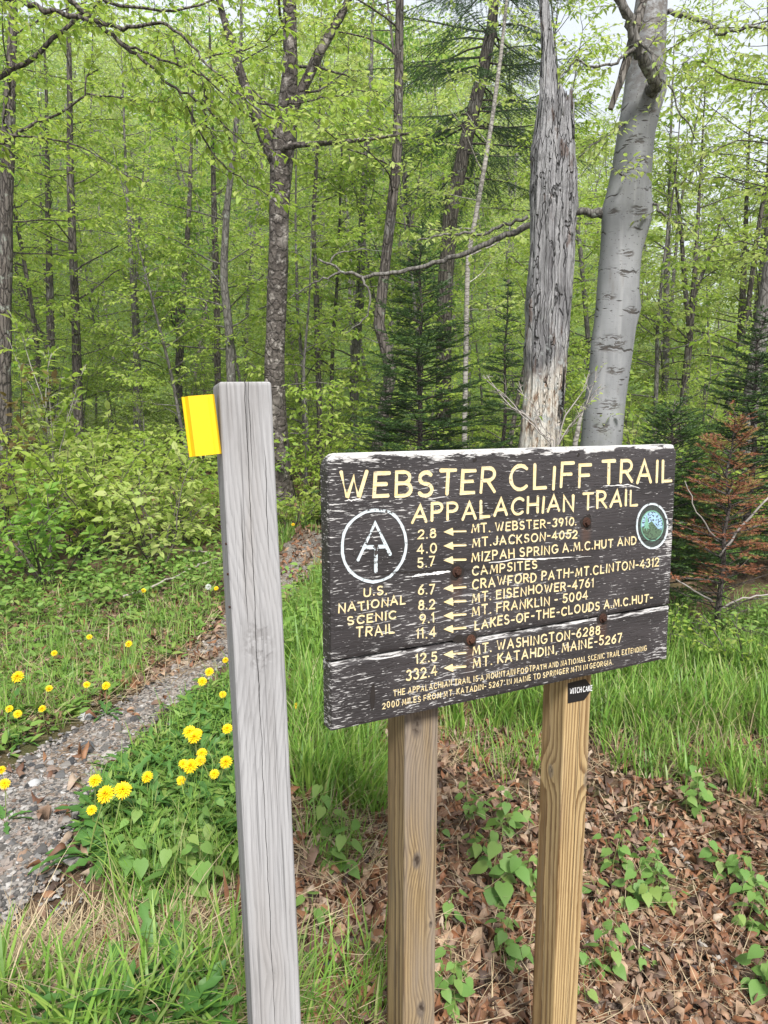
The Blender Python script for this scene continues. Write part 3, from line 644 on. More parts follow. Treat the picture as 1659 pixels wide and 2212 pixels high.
# arrow sticker on the second post's face
def stk(x, y):
    q = post_z(*c2(x, y), tmpB[1]); return (q.x, q.z)
M['sticker'] = plain('black_vinyl', (.012, .012, .013, 1), .35, .2, 60, .5); M['sticker_ink'] = plain('white_print', (.78, .78, .78, 1), .5, .05)
def stick_part(): 
    Q = np.array([stk(*q) for q in ((1130, 535), (1205, 516), (1237, 555), (1200, 607), (1130, 621))]); n = 5; b = MB()
    b.add(np.concatenate([np.insert(Q, 1, -.0457, 1), np.insert(Q, 1, -.044, 1)]), np.arange(n), np.array([(i, n + i, n + (i + 1) % n, (i + 1) % n) for i in range(n)]))
    st = b.build('arrow_sticker', M['sticker'], SIGN, mtx=tmpB[1]); tag(st, 'small black arrow sticker reading witch cake in white')
    b = MB(); p0, p1 = np.array(stk(1138, 580)), np.array(stk(1233, 565)); h = abs(stk(1180, 552)[1] - stk(1180, 571)[1])
    glyph_line(b, 'WITCH CAKE', p0, p1, h * 1.15, .0009, .0005, gap=.42, rough=0); v = np.concatenate(b.v); v[:, 1] = v[:, 1] * .35 - .0458; b.v = [v]
    b.build('lettering', M['sticker_ink'], st)
stick_part()

# ------------------------------------------------------------------ weathered grey post with the yellow marker
def grey_post():
    A = at_zc(522, 829, 1.285); B = at_zc(592.5, 2212, 1.395); d = nrm((A - B)[None])[0]; A = A
    hz = float(H(B[0], B[1])) - .25; bot = B + d * ((hz - B[2]) / d[2]); L = np.linalg.norm(A - bot) 
    yaw = rad(19.5); f0 = np.array([math.cos(yaw), math.sin(yaw), 0]); xx = nrm((f0 - d * (f0 @ d))[None])[0]; yy = np.cross(d, xx)
    base = np.array([bot[0], bot[1], hz + .25]); off = bot - base
    m = Matrix([[xx[0], yy[0], d[0], off[0]], [xx[1], yy[1], d[1], off[1]], [xx[2], yy[2], d[2], off[2]], [0, 0, 0, 1]])
    root = thing('trail_post', 'weathered grey square post with a yellow plastic marker near its top', 'post', base)
    mw = Matrix.Translation(Vector(base)) @ m; inv = mw.inverted()
    def loc(px, py, plane=-.0445):
        o = inv @ Vector(CAMP); dd = inv.to_3x3() @ Vector(rays(px, py)[0]); t = (plane - o.y) / dd.y; return o + dd * t
    q = lambda px, py: loc(px, py)
    a = q(529, 840); bq = q(562, 1560); c = q(583, 2150); s1 = (a.x - bq.x) / (a.z - bq.z)
    e1 = q(508, 860); e2 = q(523, 1140)
    k1 = q(560, 1420); k2 = q(592, 2100)
    mat = wood_mat('weathered_grey_timber', (.27, .25, .235, 1), (.175, .162, .152, 1), (.288, .284, .288, 1), .86, 120,
        [(k1.x, -.05, k1.z + .02, .045), (k2.x, -.05, k2.z, .011)],
        [(a.x - s1 * a.z, bq.z - .02, a.z + .1, s1, .00055, -.03), (bq.x - .002, c.z - .1, bq.z + .12, .002, .0005, -.03), (e1.x - .004, e2.z - .2, e2.z + .06, .004, .0005, -.03), (e1.x + .012, e1.z - .16, e1.z + .1, .006, .00045, -.03),
         (q(550, 900).x, q(550, 1000).z, q(550, 860).z, -.002, .0004, -.03), (q(563, 1000).x, q(563, 1240).z, q(563, 930).z, .004, .0005, -.03)], pith=(.16, .02), streak=.7, wander=.06, ringmix=.9, wobble=.016, knotmix=.2, fibre=.6, stain=.35)
    bevel_box('post', (-.0445, -.0445, 0), (.0445, .0445, L), .0065, mat, root, m, 3, 40, .0007, 3)
    M['bleach'] = plain('peeling_white_paint', (.62, .66, .68, 1), .7, .15, 80)
    Q = [q(*p) for p in ((502.5, 1516), (506.5, 1535), (508, 1600), (515, 1680), (509, 1640), (503.5, 1560))]
    b = MB(); V = np.array([(-.0452, -.0445 + .014 + (p.x + .0445) * .8 - .010, p.z) for p in Q]); b.add(V, np.arange(6)); b.build('paint_patch', M['bleach'], root, mtx=m)
    # yellow marker: a folded plastic plate nailed by its flange to the post's side
    zt = loc(463, 851, -.036).z; zb = loc(473, 980, -.036).z; y0 = -.036; X = -.0447
    t = NT('yellow_plastic'); p = t.obj(); n = t.noise(p, 60, 4); mt = t.finish(t.mix(n, (.68, .435, .006, 1), (.72, .47, .010, 1)), .55, t.bump(t.noise(p, 300, 3), .08, .001), .3)
    M['yellow'] = mt
    prof = [(X - .0008, y0 + .026), (X - .0012, y0 + .004), (X - .004, y0), (X - .0095, y0 + .0016), (X - .0125, y0 + .0006), (X - .0440, y0 - .0006), (X - .0428, y0 - .0002), (X - .0478, y0 + .0105), (X - .0488, y0 + .0100), (X - .0535, y0 + .0085)]
    pr = np.array(prof); n = len(pr); tdir = np.gradient(pr, axis=0); nn = nrm(np.stack([-tdir[:, 1], tdir[:, 0]], -1)) * .0009
    lay = [pr - nn, pr + nn]; zz = [zb, zt]; V = np.array([(x, y, z) for z in zz for l in lay for x, y in l])
    idx = lambda zi, li, i: (zi * 2 + li) * n + i; fs = []
    for i in range(n - 1):
        fs += [(idx(0, 0, i), idx(0, 0, i + 1), idx(1, 0, i + 1), idx(1, 0, i)), (idx(0, 1, i + 1), idx(0, 1, i), idx(1, 1, i), idx(1, 1, i + 1)), (idx(1, 0, i), idx(1, 0, i + 1), idx(1, 1, i + 1), idx(1, 1, i)), (idx(0, 0, i + 1), idx(0, 0, i), idx(0, 1, i), idx(0, 1, i + 1))]
    fs += [(idx(0, 0, 0), idx(1, 0, 0), idx(1, 1, 0), idx(0, 1, 0)), (idx(0, 0, n - 1), idx(0, 1, n - 1), idx(1, 1, n - 1), idx(1, 0, n - 1))]
    V[:, 0] -= 0; piv = np.array([X, 0, zb]); ang = rad(4.0); r = V - piv; V = np.stack([r[:, 0] * math.cos(ang) - r[:, 2] * math.sin(ang), r[:, 1], r[:, 0] * math.sin(ang) + r[:, 2] * math.cos(ang)], -1) + piv
    V[:, 0] = np.minimum(V[:, 0], -.0446)
    b = MB(); b.add(V, np.array(fs)); b.build('marker_plate', mt, root, mtx=m)
    for (zx, zy) in ((476, 1175), (495, 1310), (480, 1240)):
        z = loc(zx, zy, -.03).z; nb = MB(); nb.tube([(-.044, -.036, z), (-.0475, -.036, z)], [.0016, .0026], 8); nb.build('rusty_nail', M['rust'], root, mtx=m)
grey_post()

# ------------------------------------------------------------------ leaves, grass, twigs
def leaves(b, pos, d, up, ln, wr=.5, fold=.18, droop=.25, heart=False):
    """folded oval leaves: base at pos, pointing along d, face towards up"""
    pos = np.asarray(pos, float); n = len(pos)
    if not n: return
    d = nrm(np.asarray(d, float)); s = nrm(np.cross(d, up)); u = np.cross(s, d); ln = np.broadcast_to(np.asarray(ln, float), (n,))[:, None]
    w_ = ln * wr * .5
    T = [(0, 0, 0), (.22 if not heart else .10, .82 if not heart else 1.0, fold), (.62 if not heart else .48, .80, fold), (1.0, 0, 0), (.62 if not heart else .48, -.80, fold), (.22 if not heart else .10, -.82 if not heart else -1.0, fold), (.5, 0, .0)]
    V = np.stack([pos + d * ln * a + s * w_ * c + u * (w_ * abs(c) * e * 1.6 - ln * droop * a * a) for a, c, e in T], 1).reshape(-1, 3)
    i = np.arange(n)[:, None] * 7
    b.add(V, np.concatenate([i + np.array([[0, 6, 2, 1]]), i + np.array([[0, 5, 4, 6]])]), np.concatenate([i + np.array([[6, 3, 2]]), i + np.array([[6, 4, 3]])]))
def hearts(b, pos, d, up, ln, wr=.82):
    """heart-shaped leaves: two lobes at the stalk, a drawn-out tip, folded on the midrib"""
    d = nrm(np.asarray(d, float)); n = len(pos); pos = np.asarray(pos, float); s = nrm(np.cross(d, up)); u = np.cross(s, d); ln = np.asarray(ln, float)[:, None]; w_ = ln * wr * .5
    mid = [0, .2, .42, .68, 1.0]; out = [(-.10, .42), (.08, .92), (.34, 1.0), (.68, .58)]; V = [pos + d * ln * a - u * ln * .30 * a * a for a in mid]
    for sg in (1, -1): V += [pos + d * ln * a + s * w_ * c * sg + u * (w_ * c * (.26 - .12 * c * c) - ln * .30 * max(a, 0) ** 2 - ln * .03 * (c > .9)) for a, c in out]
    V = np.stack(V, 1).reshape(-1, 3); i = np.arange(n)[:, None] * 13; q = []; t3 = []
    for o, fl in ((5, 1), (9, 0)):
        for f_ in ((0, o, o + 1, 1), (1, o + 1, o + 2, 2), (2, o + 2, o + 3, 3)): q.append(f_ if fl else f_[::-1])
        t3.append((3, o + 3, 4) if fl else (4, o + 3, 3))
    b.add(V, np.concatenate([i + np.array([f_]) for f_ in q]), np.concatenate([i + np.array([f_]) for f_ in t3]))
def rleaves(b, pos, d, up, ln, wr=.5):
    """small far leaves: one folded rhombus each"""
    pos = np.asarray(pos, float); n = len(pos)
    if not n: return
    d = nrm(np.asarray(d, float)); s = nrm(np.cross(d, up)); u = np.cross(s, d); ln = np.broadcast_to(np.asarray(ln, float), (n,))[:, None]; w_ = ln * wr * .5
    V = np.stack([pos, pos + d * ln * .28 + s * w_ * .95 + u * w_ * .3, pos + d * ln * .68 + s * w_ * .75 + u * w_ * .2 - u * ln * .1, pos + d * ln - u * ln * .25, pos + d * ln * .68 - s * w_ * .75 + u * w_ * .2 - u * ln * .1, pos + d * ln * .28 - s * w_ * .95 + u * w_ * .3], 1).reshape(-1, 3)
    i = np.arange(n)[:, None] * 6; b.add(V, np.concatenate([i + np.array([[0, 3, 2, 1]]), i + np.array([[0, 5, 4, 3]])]))
def blades(b, base, ang, ln, wd, lean, curl, seg=4):
    """grass blades: tapering, bending ribbons"""
    base = np.asarray(base, float); n = len(base); t = np.linspace(0, 1, seg + 1)[None, :]
    th = lean[:, None] + curl[:, None] * t; ds = (ln / seg)[:, None]
    hx = np.concatenate([np.zeros((n, 1)), np.cumsum(np.sin(th[:, :-1]) * ds, 1)], 1); hz = np.concatenate([np.zeros((n, 1)), np.cumsum(np.cos(th[:, :-1]) * ds, 1)], 1)
    cx, cy = np.cos(ang)[:, None], np.sin(ang)[:, None]; wv = wd[:, None] * .5 * np.array([[.75, 1.0, .85, .55, .06][min(k * 4 // seg, 4)] for k in range(seg + 1)]).reshape(1, -1)
    P = np.stack([base[:, :1] + hx * cx, base[:, 1:2] + hx * cy, base[:, 2:3] + hz], -1); S = np.stack([-np.sin(ang), np.cos(ang), np.zeros(n)], -1)[:, None]
    V = np.stack([P - S * wv[..., None], P + S * wv[..., None]], 2).reshape(-1, 3); k = 2 * (seg + 1)
    i = np.arange(n)[:, None, None] * k; j = np.arange(seg)[None, :, None] * 2
    b.add(V, (i + j + np.array([[[0, 1, 3, 2]]])).reshape(-1, 4))
def grow(rng, p, d, L, n, wob, lift=0.0):
    """a wandering branch axis"""
    P = [np.asarray(p, float)]; d = np.asarray(d, float)
    for k in range(n):
        d = d + rng.normal(size=3) * wob + np.array([0, 0, lift]); d = d / np.linalg.norm(d); P.append(P[-1] + d * L / n)
    return np.array(P)
class Leafer:
    def __init__(s): s.p, s.d, s.u, s.l = [], [], [], []
    def twig(s, rng, P, step, ln, side=.9, droop=.35, t0=.12, flat=.35, pair=True):
        """leaves set alternately along a twig, held in a nearly level spray"""
        seg = np.linalg.norm(np.diff(P, axis=0), axis=1); c = np.concatenate([[0], np.cumsum(seg)]); L = c[-1]; n = max(2, int(L * (1 - t0) / step))
        a = L * t0 + (L * (1 - t0)) * (np.arange(n) + rng.random(n) * .6) / n; q = np.stack([np.interp(a, c, P[:, k]) for k in range(3)], -1)
        k = np.clip(np.searchsorted(c, a) - 1, 0, len(P) - 2); t = nrm(np.diff(P, axis=0))[k]
        lat = nrm(np.cross(t, np.array([0, 0, 1.0])) + 1e-6); sg = np.where(np.arange(n) % 2 == 0, 1, -1)[:, None]
        d = t * .6 + lat * sg * side + rng.normal(size=(n, 3)) * .28; d[:, 2] -= droop
        d[-1] = t[-1] + np.array([0, 0, -.2]); u = np.array([0, 0, 1.0]) + rng.normal(size=(n, 3)) * flat
        s.p.append(q); s.d.append(d); s.u.append(u); s.l.append(ln * rng.uniform(.6, 1.25, n))
    def put(s, b, wr=.5, small=False, keep=None):
        if not s.p: return
        p, d, u, l = (np.concatenate(x) for x in (s.p, s.d, s.u, s.l))
        if small: rleaves(b, p, d, u, l, wr)
        else: leaves(b, p, d, u, l, wr)
def spray(rng, wood, lf, P, r0, ntw, tl, leaf, step, r1=.25, side_up=.05, k=4, sub=True, leafy=1.0):
    """twigs along a limb, each with leaves and smaller twigs"""
    seg = np.linalg.norm(np.diff(P, axis=0), axis=1); c = np.concatenate([[0], np.cumsum(seg)]); L = c[-1]
    for j in range(ntw):
        a = L * (.18 + .82 * (j + rng.random() * .7) / ntw); q = np.array([np.interp(a, c, P[:, m]) for m in range(3)])
        i = min(max(np.searchsorted(c, a) - 1, 0), len(P) - 2); t = nrm((P[i + 1] - P[i])[None])[0]; lat = np.cross(t, (0, 0, 1.0)); lat = lat / (np.linalg.norm(lat) + 1e-6)
        d = t * rng.uniform(.4, 1.0) + lat * (1 if j % 2 else -1) * rng.uniform(.5, 1.1) + np.array([0, 0, rng.normal() * .22 + side_up])
        l = tl * rng.uniform(.5, 1.2) * (1.1 - .55 * a / L); Q = grow(rng, q, d / np.linalg.norm(d), l, 4, .17, -.015)
        wood.tube(Q, np.linspace(max(.0022, r0 * r1 * .5), .0014, 5), 3, cap=False)
        if rng.random() < leafy: lf.twig(rng, Q, step, leaf)
        if sub:
            for s in range(2):
                q2 = Q[1 + s]; d2 = (Q[2 + s] - Q[1 + s]); d2 = d2 / np.linalg.norm(d2) + np.cross(d2 / np.linalg.norm(d2), (0, 0, 1)) * (1 if s else -1) * rng.uniform(.6, 1.1)
                Q2 = grow(rng, q2, d2 / np.linalg.norm(d2), l * rng.uniform(.35, .6), 3, .15); wood.tube(Q2, [.002, .0016, .0013, .001], 3, cap=False)
                if rng.random() < leafy: lf.twig(rng, Q2, step, leaf)
    if leafy > 0: lf.twig(rng, P[-3:], step, leaf)
def broadleaf(rng, trunk, rads, z_from, nbr, blen, leaf, step=.05, twigs=11, tl=.6, ksides=9, up=.25, forks=(), leafy=1.0, wood=None, lf=None, taper_len=True, az=None, brad=.22):
    """trunk polyline (local), side limbs from z_from up, twigs, leaf sprays"""
    wood = wood or MB(); lf = lf or Leafer(); T = resamp(trunk, max(14, len(trunk) * 3)); c = np.linspace(0, 1, len(rads)); R_ = np.interp(np.linspace(0, 1, len(T)), c, rads)
    # root flare
    R_ = R_ * (1 + .55 * np.exp(-(T[:, 2] - T[0, 2]) / (R_[0] * 2.0 + 1e-6)))
    wood.tube(T, R_, ksides, jit=.035, rng=rng)
    zt = T[-1, 2]
    for j in range(nbr):
        f = (j + rng.random() * .8) / nbr; z = z_from + (zt - z_from) * f; i = min(np.searchsorted(T[:, 2], z), len(T) - 1); p = T[i]
        a = rng.uniform(0, 2 * math.pi) if az is None else rng.choice(az) + rng.normal() * .5
        l = blen * rng.uniform(.55, 1.15) * ((1 - .6 * f) if taper_len else 1.0); d = np.array([math.cos(a), math.sin(a), rng.uniform(.0, 2 * up) + .25 * f]); d = d / np.linalg.norm(d)
        P = grow(rng, p, d, l, 7, .13, -.02 + .03 * rng.random()); r0 = max(.006, min(R_[i] * .5, l * .0085)); wood.tube(P, np.linspace(r0, r0 * .25, 8), 5, cap=False)
        spray(rng, wood, lf, P, r0, max(3, int(twigs * l / blen)), tl, leaf, step, brad, leafy=leafy)
    return wood, lf
def tree_proto(seed, Hh, r0, z_from, nbr, blen, leaf, leafmat, bark, name, label, cat, group, lean=.04, **kw):
    rng = np.random.default_rng(seed); tr = grow(rng, (0, 0, -.15), (rng.normal() * lean, rng.normal() * lean, 1), Hh, 9, .035, .02)
    w_, l = broadleaf(rng, tr, [r0, r0 * .8, r0 * .6, r0 * .3, r0 * .1], z_from, nbr, blen, leaf, **kw)
    root = thing(name, label, cat, (0, 0, 0), group); w_.build('trunk', bark, root, smooth=True); b = MB(); l.put(b, .52, small=True); b.build('crown', leafmat, root); return root
def conifer(rng, Hh, r0, spread, z0, whorl=.13, nb=6, droop=.1, need=.021, nw=.0045, dens=1.35, step=.009, newp=.10, dead_below=0.0, irregular=.25, wood=None, tips=True, power=.85):
    wood = wood or MB(); A, B_, U_ = [], [], []
    tr = np.array([(0, 0, -.1)] + [(rng.normal() * .012 * k / 8 * Hh, rng.normal() * .012 * k / 8 * Hh, Hh * k / 8) for k in range(1, 9)]); wood.tube(tr, np.linspace(r0, .004, 9), 8, jit=.05, rng=rng)
    z = z0
    bz = []
    while z < Hh - .05:
        n = nb + rng.integers(-1, 2); a0 = rng.uniform(0, 6.28)
        for j in range(n):
            bz.append((z + rng.normal() * .03, a0 + j * 6.283 / n + rng.normal() * .25))
        z += whorl * rng.uniform(.7, 1.2) * (1 - .35 * z / Hh)
    for z, a in bz:
        f = (z - z0) / (Hh - z0); L = spread * max(.05, (1 - f)) ** power * rng.uniform(1 - irregular, 1 + irregular * .6); p = np.array([np.interp(z, tr[:, 2], tr[:, 0]), np.interp(z, tr[:, 2], tr[:, 1]), z])
        d = np.array([math.cos(a), math.sin(a), .35 * f + .12 - droop]); P = grow(rng, p, d / np.linalg.norm(d), L, 6, .06, -.02 + .03 * f); wood.tube(P, np.linspace(.004 + L * .005, .0016, 7), 4, cap=False)
        bare = z < dead_below
        c = np.concatenate([[0], np.cumsum(np.linalg.norm(np.diff(P, axis=0), axis=1))]); m = max(2, int(L / .05 * dens))
        if not bare:
            for i in range(2, 6): A.append(P[i]); B_.append(P[i + 1]); U_.append(.0)
        for s in range(m):
            q = c[-1] * (.22 + .78 * (s + rng.random() * .5) / m); pt = np.array([np.interp(q, c, P[:, k]) for k in range(3)]); i = min(np.searchsorted(c, q) - 1, 5); t = nrm((P[i + 1] - P[i])[None])[0]
            lat = np.cross(t, (0, 0, 1.0)); lat /= np.linalg.norm(lat) + 1e-6
            dd = t * .75 + lat * (1 if s % 2 else -1) * .8 + np.array([0, 0, rng.normal() * .13]); l = (.07 + .34 * (c[-1] - q)) * rng.uniform(.6, 1.1); l = min(l, .34); dd /= np.linalg.norm(dd); e = pt + dd * l + np.array([0, 0, -.02 * l])
            if bare:
                if rng.random() < .5: wood.tube([pt, (pt + e) / 2 + rng.normal(size=3) * .01, e], [.0016, .0012, .0008], 3, cap=False)
                continue
            A.append(pt); B_.append(e); U_.append(1.0 if rng.random() < newp else 0.0)
            if l > .12:
                for s2 in (.45, .7):
                    for sg in (1, -1):
                        l2 = np.cross(dd, (0, 0, 1.0)); d3 = dd * .75 + l2 * sg * .75; a3 = pt + (e - pt) * s2; A.append(a3); B_.append(a3 + d3 * l * .35 * rng.uniform(.6, 1.2)); U_.append(1.0 if rng.random() < newp else 0.0)
    A, B_, U_ = np.array(A), np.array(B_), np.array(U_)
    return wood, A, B_, U_
def needles(rng, b, A, B_, need, nw, step, upness=.45):
    L = np.linalg.norm(B_ - A, axis=1); n = np.maximum(2, (L / step).astype(int)); k = np.repeat(np.arange(len(A)), n); f = (np.arange(len(k)) - np.repeat(np.cumsum(n) - n, n) + .5) / n[k]
    t = nrm(B_ - A)[k]; p = A[k] + (B_ - A)[k] * f[:, None]; lat = nrm(np.cross(t, np.array([0, 0, 1.0])) + 1e-6); out = []
    for sg in (1, -1):
        d = nrm(t * .55 + lat * sg * rng.uniform(.5, 1.0, (len(k), 1)) + np.array([0, 0, 1.0]) * rng.uniform(-.25, upness * 1.6, (len(k), 1))); ln = need * rng.uniform(.7, 1.15, (len(k), 1)) * (1 - .35 * f[:, None] ** 3)
        s = nrm(np.cross(d, rng.normal(size=(len(k), 3)))) * nw * .5; out.append(np.stack([p - s, p + s, p + d * ln + s * .25], 1))
    V = np.concatenate(out).reshape(-1, 3); b.add(V, np.arange(len(V)).reshape(-1, 3))
def fir(seed, name, label, cat, loc, Hh, r0, spread, z0, group=None, mats=('needle', 'needle_new'), **kw):
    rng = np.random.default_rng(seed); need = kw.pop('need', .021); nw = kw.pop('nw', .0045); step = kw.pop('step', .0085)
    w_, A, B_, U_ = conifer(rng, Hh, r0, spread, z0, **kw); root = thing(name, label, cat, loc, group); w_.build('trunk', M['bark_fir'], root, smooth=True)
    b = MB(); m = U_ < .5; needles(rng, b, A[m], B_[m], need, nw, step); 
    b.build('crown', M[mats[0]], root)
    if (~m).any(): b2 = MB(); needles(rng, b2, A[~m], B_[~m], need * .9, nw * 1.1, step * .85); b2.build('new_growth', M[mats[1]], root)
    return root

# ------------------------------------------------------------------ trees measured from the photograph
def px_line(pts, Y):
    """(px, py, width_px[, dY]) from the bottom up -> points and radii at distance Y"""
    P = []; R_ = []
    for q in pts:
        p = at(q[0], q[1], Y + (q[3] if len(q) > 3 else 0)); P.append(p); zc = float((p - CAMP) @ _F); R_.append(q[2] * zc / FPX / 2)
    return np.array(P), np.array(R_)
def px_trunk(pts, Y, ztop):
    P, R_ = px_line(pts, Y); b = P[0].copy(); b[2] = float(H(b[0], b[1])) - .12
    if P[0][2] > b[2] + .1: P = np.concatenate([[b], P]); R_ = np.concatenate([[R_[0] * 1.05], R_])
    if ztop > P[-1][2] + .3:
        d = nrm((P[-1] - P[-2])[None])[0]; d = nrm((d + np.array([0, 0, 1.2]))[None])[0]; k = (ztop - P[-1][2]) / d[2]
        P = np.concatenate([P, [P[-1] + d * k * .5, P[-1] + d * k]]); R_ = np.concatenate([R_, [R_[-1] * .6, R_[-1] * .15]])
    base = np.array([P[0][0], P[0][1], float(H(P[0][0], P[0][1]))]); return P - base, R_, base
TREE = 'trees measured'
def named_tree(seed, name, label, cat, pts, Y, ztop, z_from, nbr, blen, leaf, lm, bark, group=None, limbs=(), small=True, lwr=.62, **kw):
    rng = np.random.default_rng(seed); P, R_, base = px_trunk(pts, Y, ztop); root = thing(name, label, cat, base, group)
    w_, lf = MB(), Leafer()
    for (lp, tw, tl, lv) in limbs:
        Q, q = px_line(lp, Y); Q = Q - base; n = max(6, len(Q) * 3); Q2 = resamp(Q, n); q2 = np.interp(np.linspace(0, 1, n), np.linspace(0, 1, len(q)), q)
        w_.tube(Q2, q2, 7, jit=.04, rng=rng)
        if tw: spray(rng, w_, lf, Q2, float(q2.mean()), tw, tl, leaf, kw.get('step', .05), .2, leafy=lv)
    broadleaf(rng, P, R_, z_from, nbr, blen, leaf, wood=w_, lf=lf, **kw)
    w_.build('trunk', bark, root, smooth=True)
    if lf.p: b = MB(); lf.put(b, lwr, small=small); b.build('crown', lm, root)
    return root
named_tree(21, 'birch_tree', 'shaggy dark birch with peeling bark, forking above the grey post', 'tree',
    [(605, 1106, 56), (599, 950, 47), (592, 800, 43), (600, 600, 43), (603, 480, 43), (606, 370, 50), (618, 260, 29), (628, 150, 28), (626, 0, 24)], 9.9, 9.5, 4.4, 16, 2.6, .07, M['leaf_yellow'], M['bark_birch'],
    limbs=[([(595, 350, 30), (562, 275, 24), (540, 220, 20), (508, 120, 17), (472, 0, 14), (450, -80, 10)], 6, .7, 1), ([(618, 270, 26), (650, 200, 24), (692, 110, 22), (740, 28, 18), (780, -60, 12)], 6, .7, 1),
           ([(588, 328, 14), (640, 313, 13, -.3), (720, 308, 10, -.6), (800, 300, 8, -.9), (885, 288, 5, -1.1)], 9, .6, .8)], twigs=8, tl=.6, ksides=14)
named_tree(22, 'maple_sapling', 'slim dark trunk rising straight behind the yellow marker side', 'tree', [(172, 985, 20), (165, 740, 18), (152, 400, 16), (150, 130, 13)], 12.5, 9, 1.3, 26, 2.0, .085, M['leaf'], M['bark'])
named_tree(23, 'beech_tree', 'thick furrowed trunk cut by the photo edge behind the leafy shrub', 'tree', [(4, 950, 36), (8, 700, 34), (12, 500, 30), (18, 300, 26), (30, 0, 18)], 10.5, 9, 2.6, 18, 2.4, .085, M['leaf'], M['bark'])
named_tree(24, 'maple_sapling', 'thin grey trunk with a slight kink left of the forked birch', 'tree', [(300, 900, 13), (292, 700, 15), (283, 560, 12), (270, 330, 9), (264, 150, 6)], 13, 7.5, 1.2, 24, 1.9, .085, M['leaf'], M['bark_grey'])
named_tree(25, 'maple_sapling', 'dark trunk with a broken side stub above the grey post', 'tree', [(385, 860, 18), (390, 690, 18), (402, 560, 15), (410, 420, 11), (415, 250, 8)], 14, 8, 2.0, 22, 1.9, .085, M['leaf_deep'], M['bark'],
    limbs=[([(388, 700, 14), (378, 670, 12), (368, 650, 9)], 0, 0, 0)])
named_tree(26, 'maple_sapling', 'curving grey trunk just behind the top of the grey post', 'tree', [(500, 830, 20), (494, 700, 20), (482, 600, 18), (490, 450, 15), (508, 300, 12), (520, 120, 9)], 12, 8.5, 1.8, 24, 2.0, .085, M['leaf'], M['bark_grey'])
named_tree(27, 'maple_sapling', 'straight dark stem paired with the curving grey trunk', 'tree', [(470, 820, 14), (468, 640, 15), (462, 450, 14), (458, 250, 10)], 15, 9, 2.4, 20, 2.0, .085, M['leaf'], M['bark'])
named_tree(28, 'maple_sapling', 'dark leaning trunk rising behind the left half of the sign top', 'tree', [(812, 985, 26), (830, 880, 25), (846, 800, 22), (818, 700, 22), (838, 520, 20), (858, 340, 18), (862, 120, 14)], 9.5, 9, 3.2, 16, 2.0, .08, M['leaf_yellow'], M['bark'])
named_tree(29, 'maple_sapling', 'grey trunk standing between the birch and the dark green fir', 'tree', [(765, 800, 20), (778, 640, 20), (784, 430, 17), (800, 200, 13)], 14.5, 9.5, 2.0, 22, 2.1, .085, M['leaf'], M['bark_grey'])
named_tree(30, 'maple_sapling', 'thin bent trunk immediately beside the shaggy birch', 'tree', [(690, 900, 12), (684, 650, 14), (676, 480, 11), (690, 250, 8)], 13, 8, 1.4, 22, 1.9, .085, M['leaf'], M['bark'])
named_tree(31, 'maple_sapling', 'slender grey trunk standing alone beyond the smooth beech', 'tree', [(1438, 800, 15), (1440, 600, 15), (1446, 450, 12), (1450, 250, 8)], 13, 7.5, 1.5, 22, 1.9, .08, M['leaf'], M['bark_grey'])
named_tree(32, 'maple_sapling', 'dark forked stem among pale leaves beyond the smooth beech', 'tree', [(1480, 830, 18), (1492, 700, 18), (1500, 600, 14), (1512, 400, 10), (1520, 250, 7)], 12, 6.5, 1.4, 22, 1.9, .08, M['leaf_yellow'], M['bark'],
    limbs=[([(1490, 720, 12), (1478, 600, 10), (1470, 480, 8), (1455, 350, 5)], 6, .6, 1), ([(1498, 640, 9), (1530, 560, 7), (1560, 470, 5)], 5, .6, 1)])
named_tree(33, 'maple_sapling', 'dark trunk rising behind the small fir at the frame edge', 'tree', [(1600, 720, 16), (1606, 600, 16), (1612, 450, 14), (1618, 300, 10)], 14, 7, 1.8, 20, 1.9, .08, M['leaf'], M['bark'])
named_tree(34, 'maple_tree', 'leaning pale grey trunk at the frame edge above the reddish fir', 'tree', [(1625, 830, 32), (1645, 700, 32), (1668, 560, 30), (1700, 380, 26)], 9.5, 7.5, 3.4, 10, 1.8, .08, M['leaf'], M['bark_grey'])
named_tree(35, 'birch_sapling', 'slim pale birch stem slanting before the tall dark spruce', 'tree', [(1010, 560, 12), (1040, 400, 12), (1060, 280, 11), (1082, 120, 10), (1095, 0, 9)], 11, 8.5, 2.6, 16, 1.6, .07, M['leaf_yellow'], M['bark_pale'])
named_tree(36, 'maple_sapling', 'narrow dark trunk between the yellow marker and the thick edge trunk', 'tree', [(112, 930, 18), (110, 760, 17), (108, 640, 15), (104, 450, 12), (100, 200, 9)], 15, 9, 1.6, 22, 2.0, .085, M['leaf'], M['bark'])
named_tree(37, 'maple_sapling', 'young thin stem with low bright sprays right beside the path end', 'tree', [(660, 1080, 9), (664, 950, 9), (655, 800, 7), (668, 650, 5)], 10.8, 4.2, .6, 20, 1.5, .08, M['leaf'], M['bark_grey'])
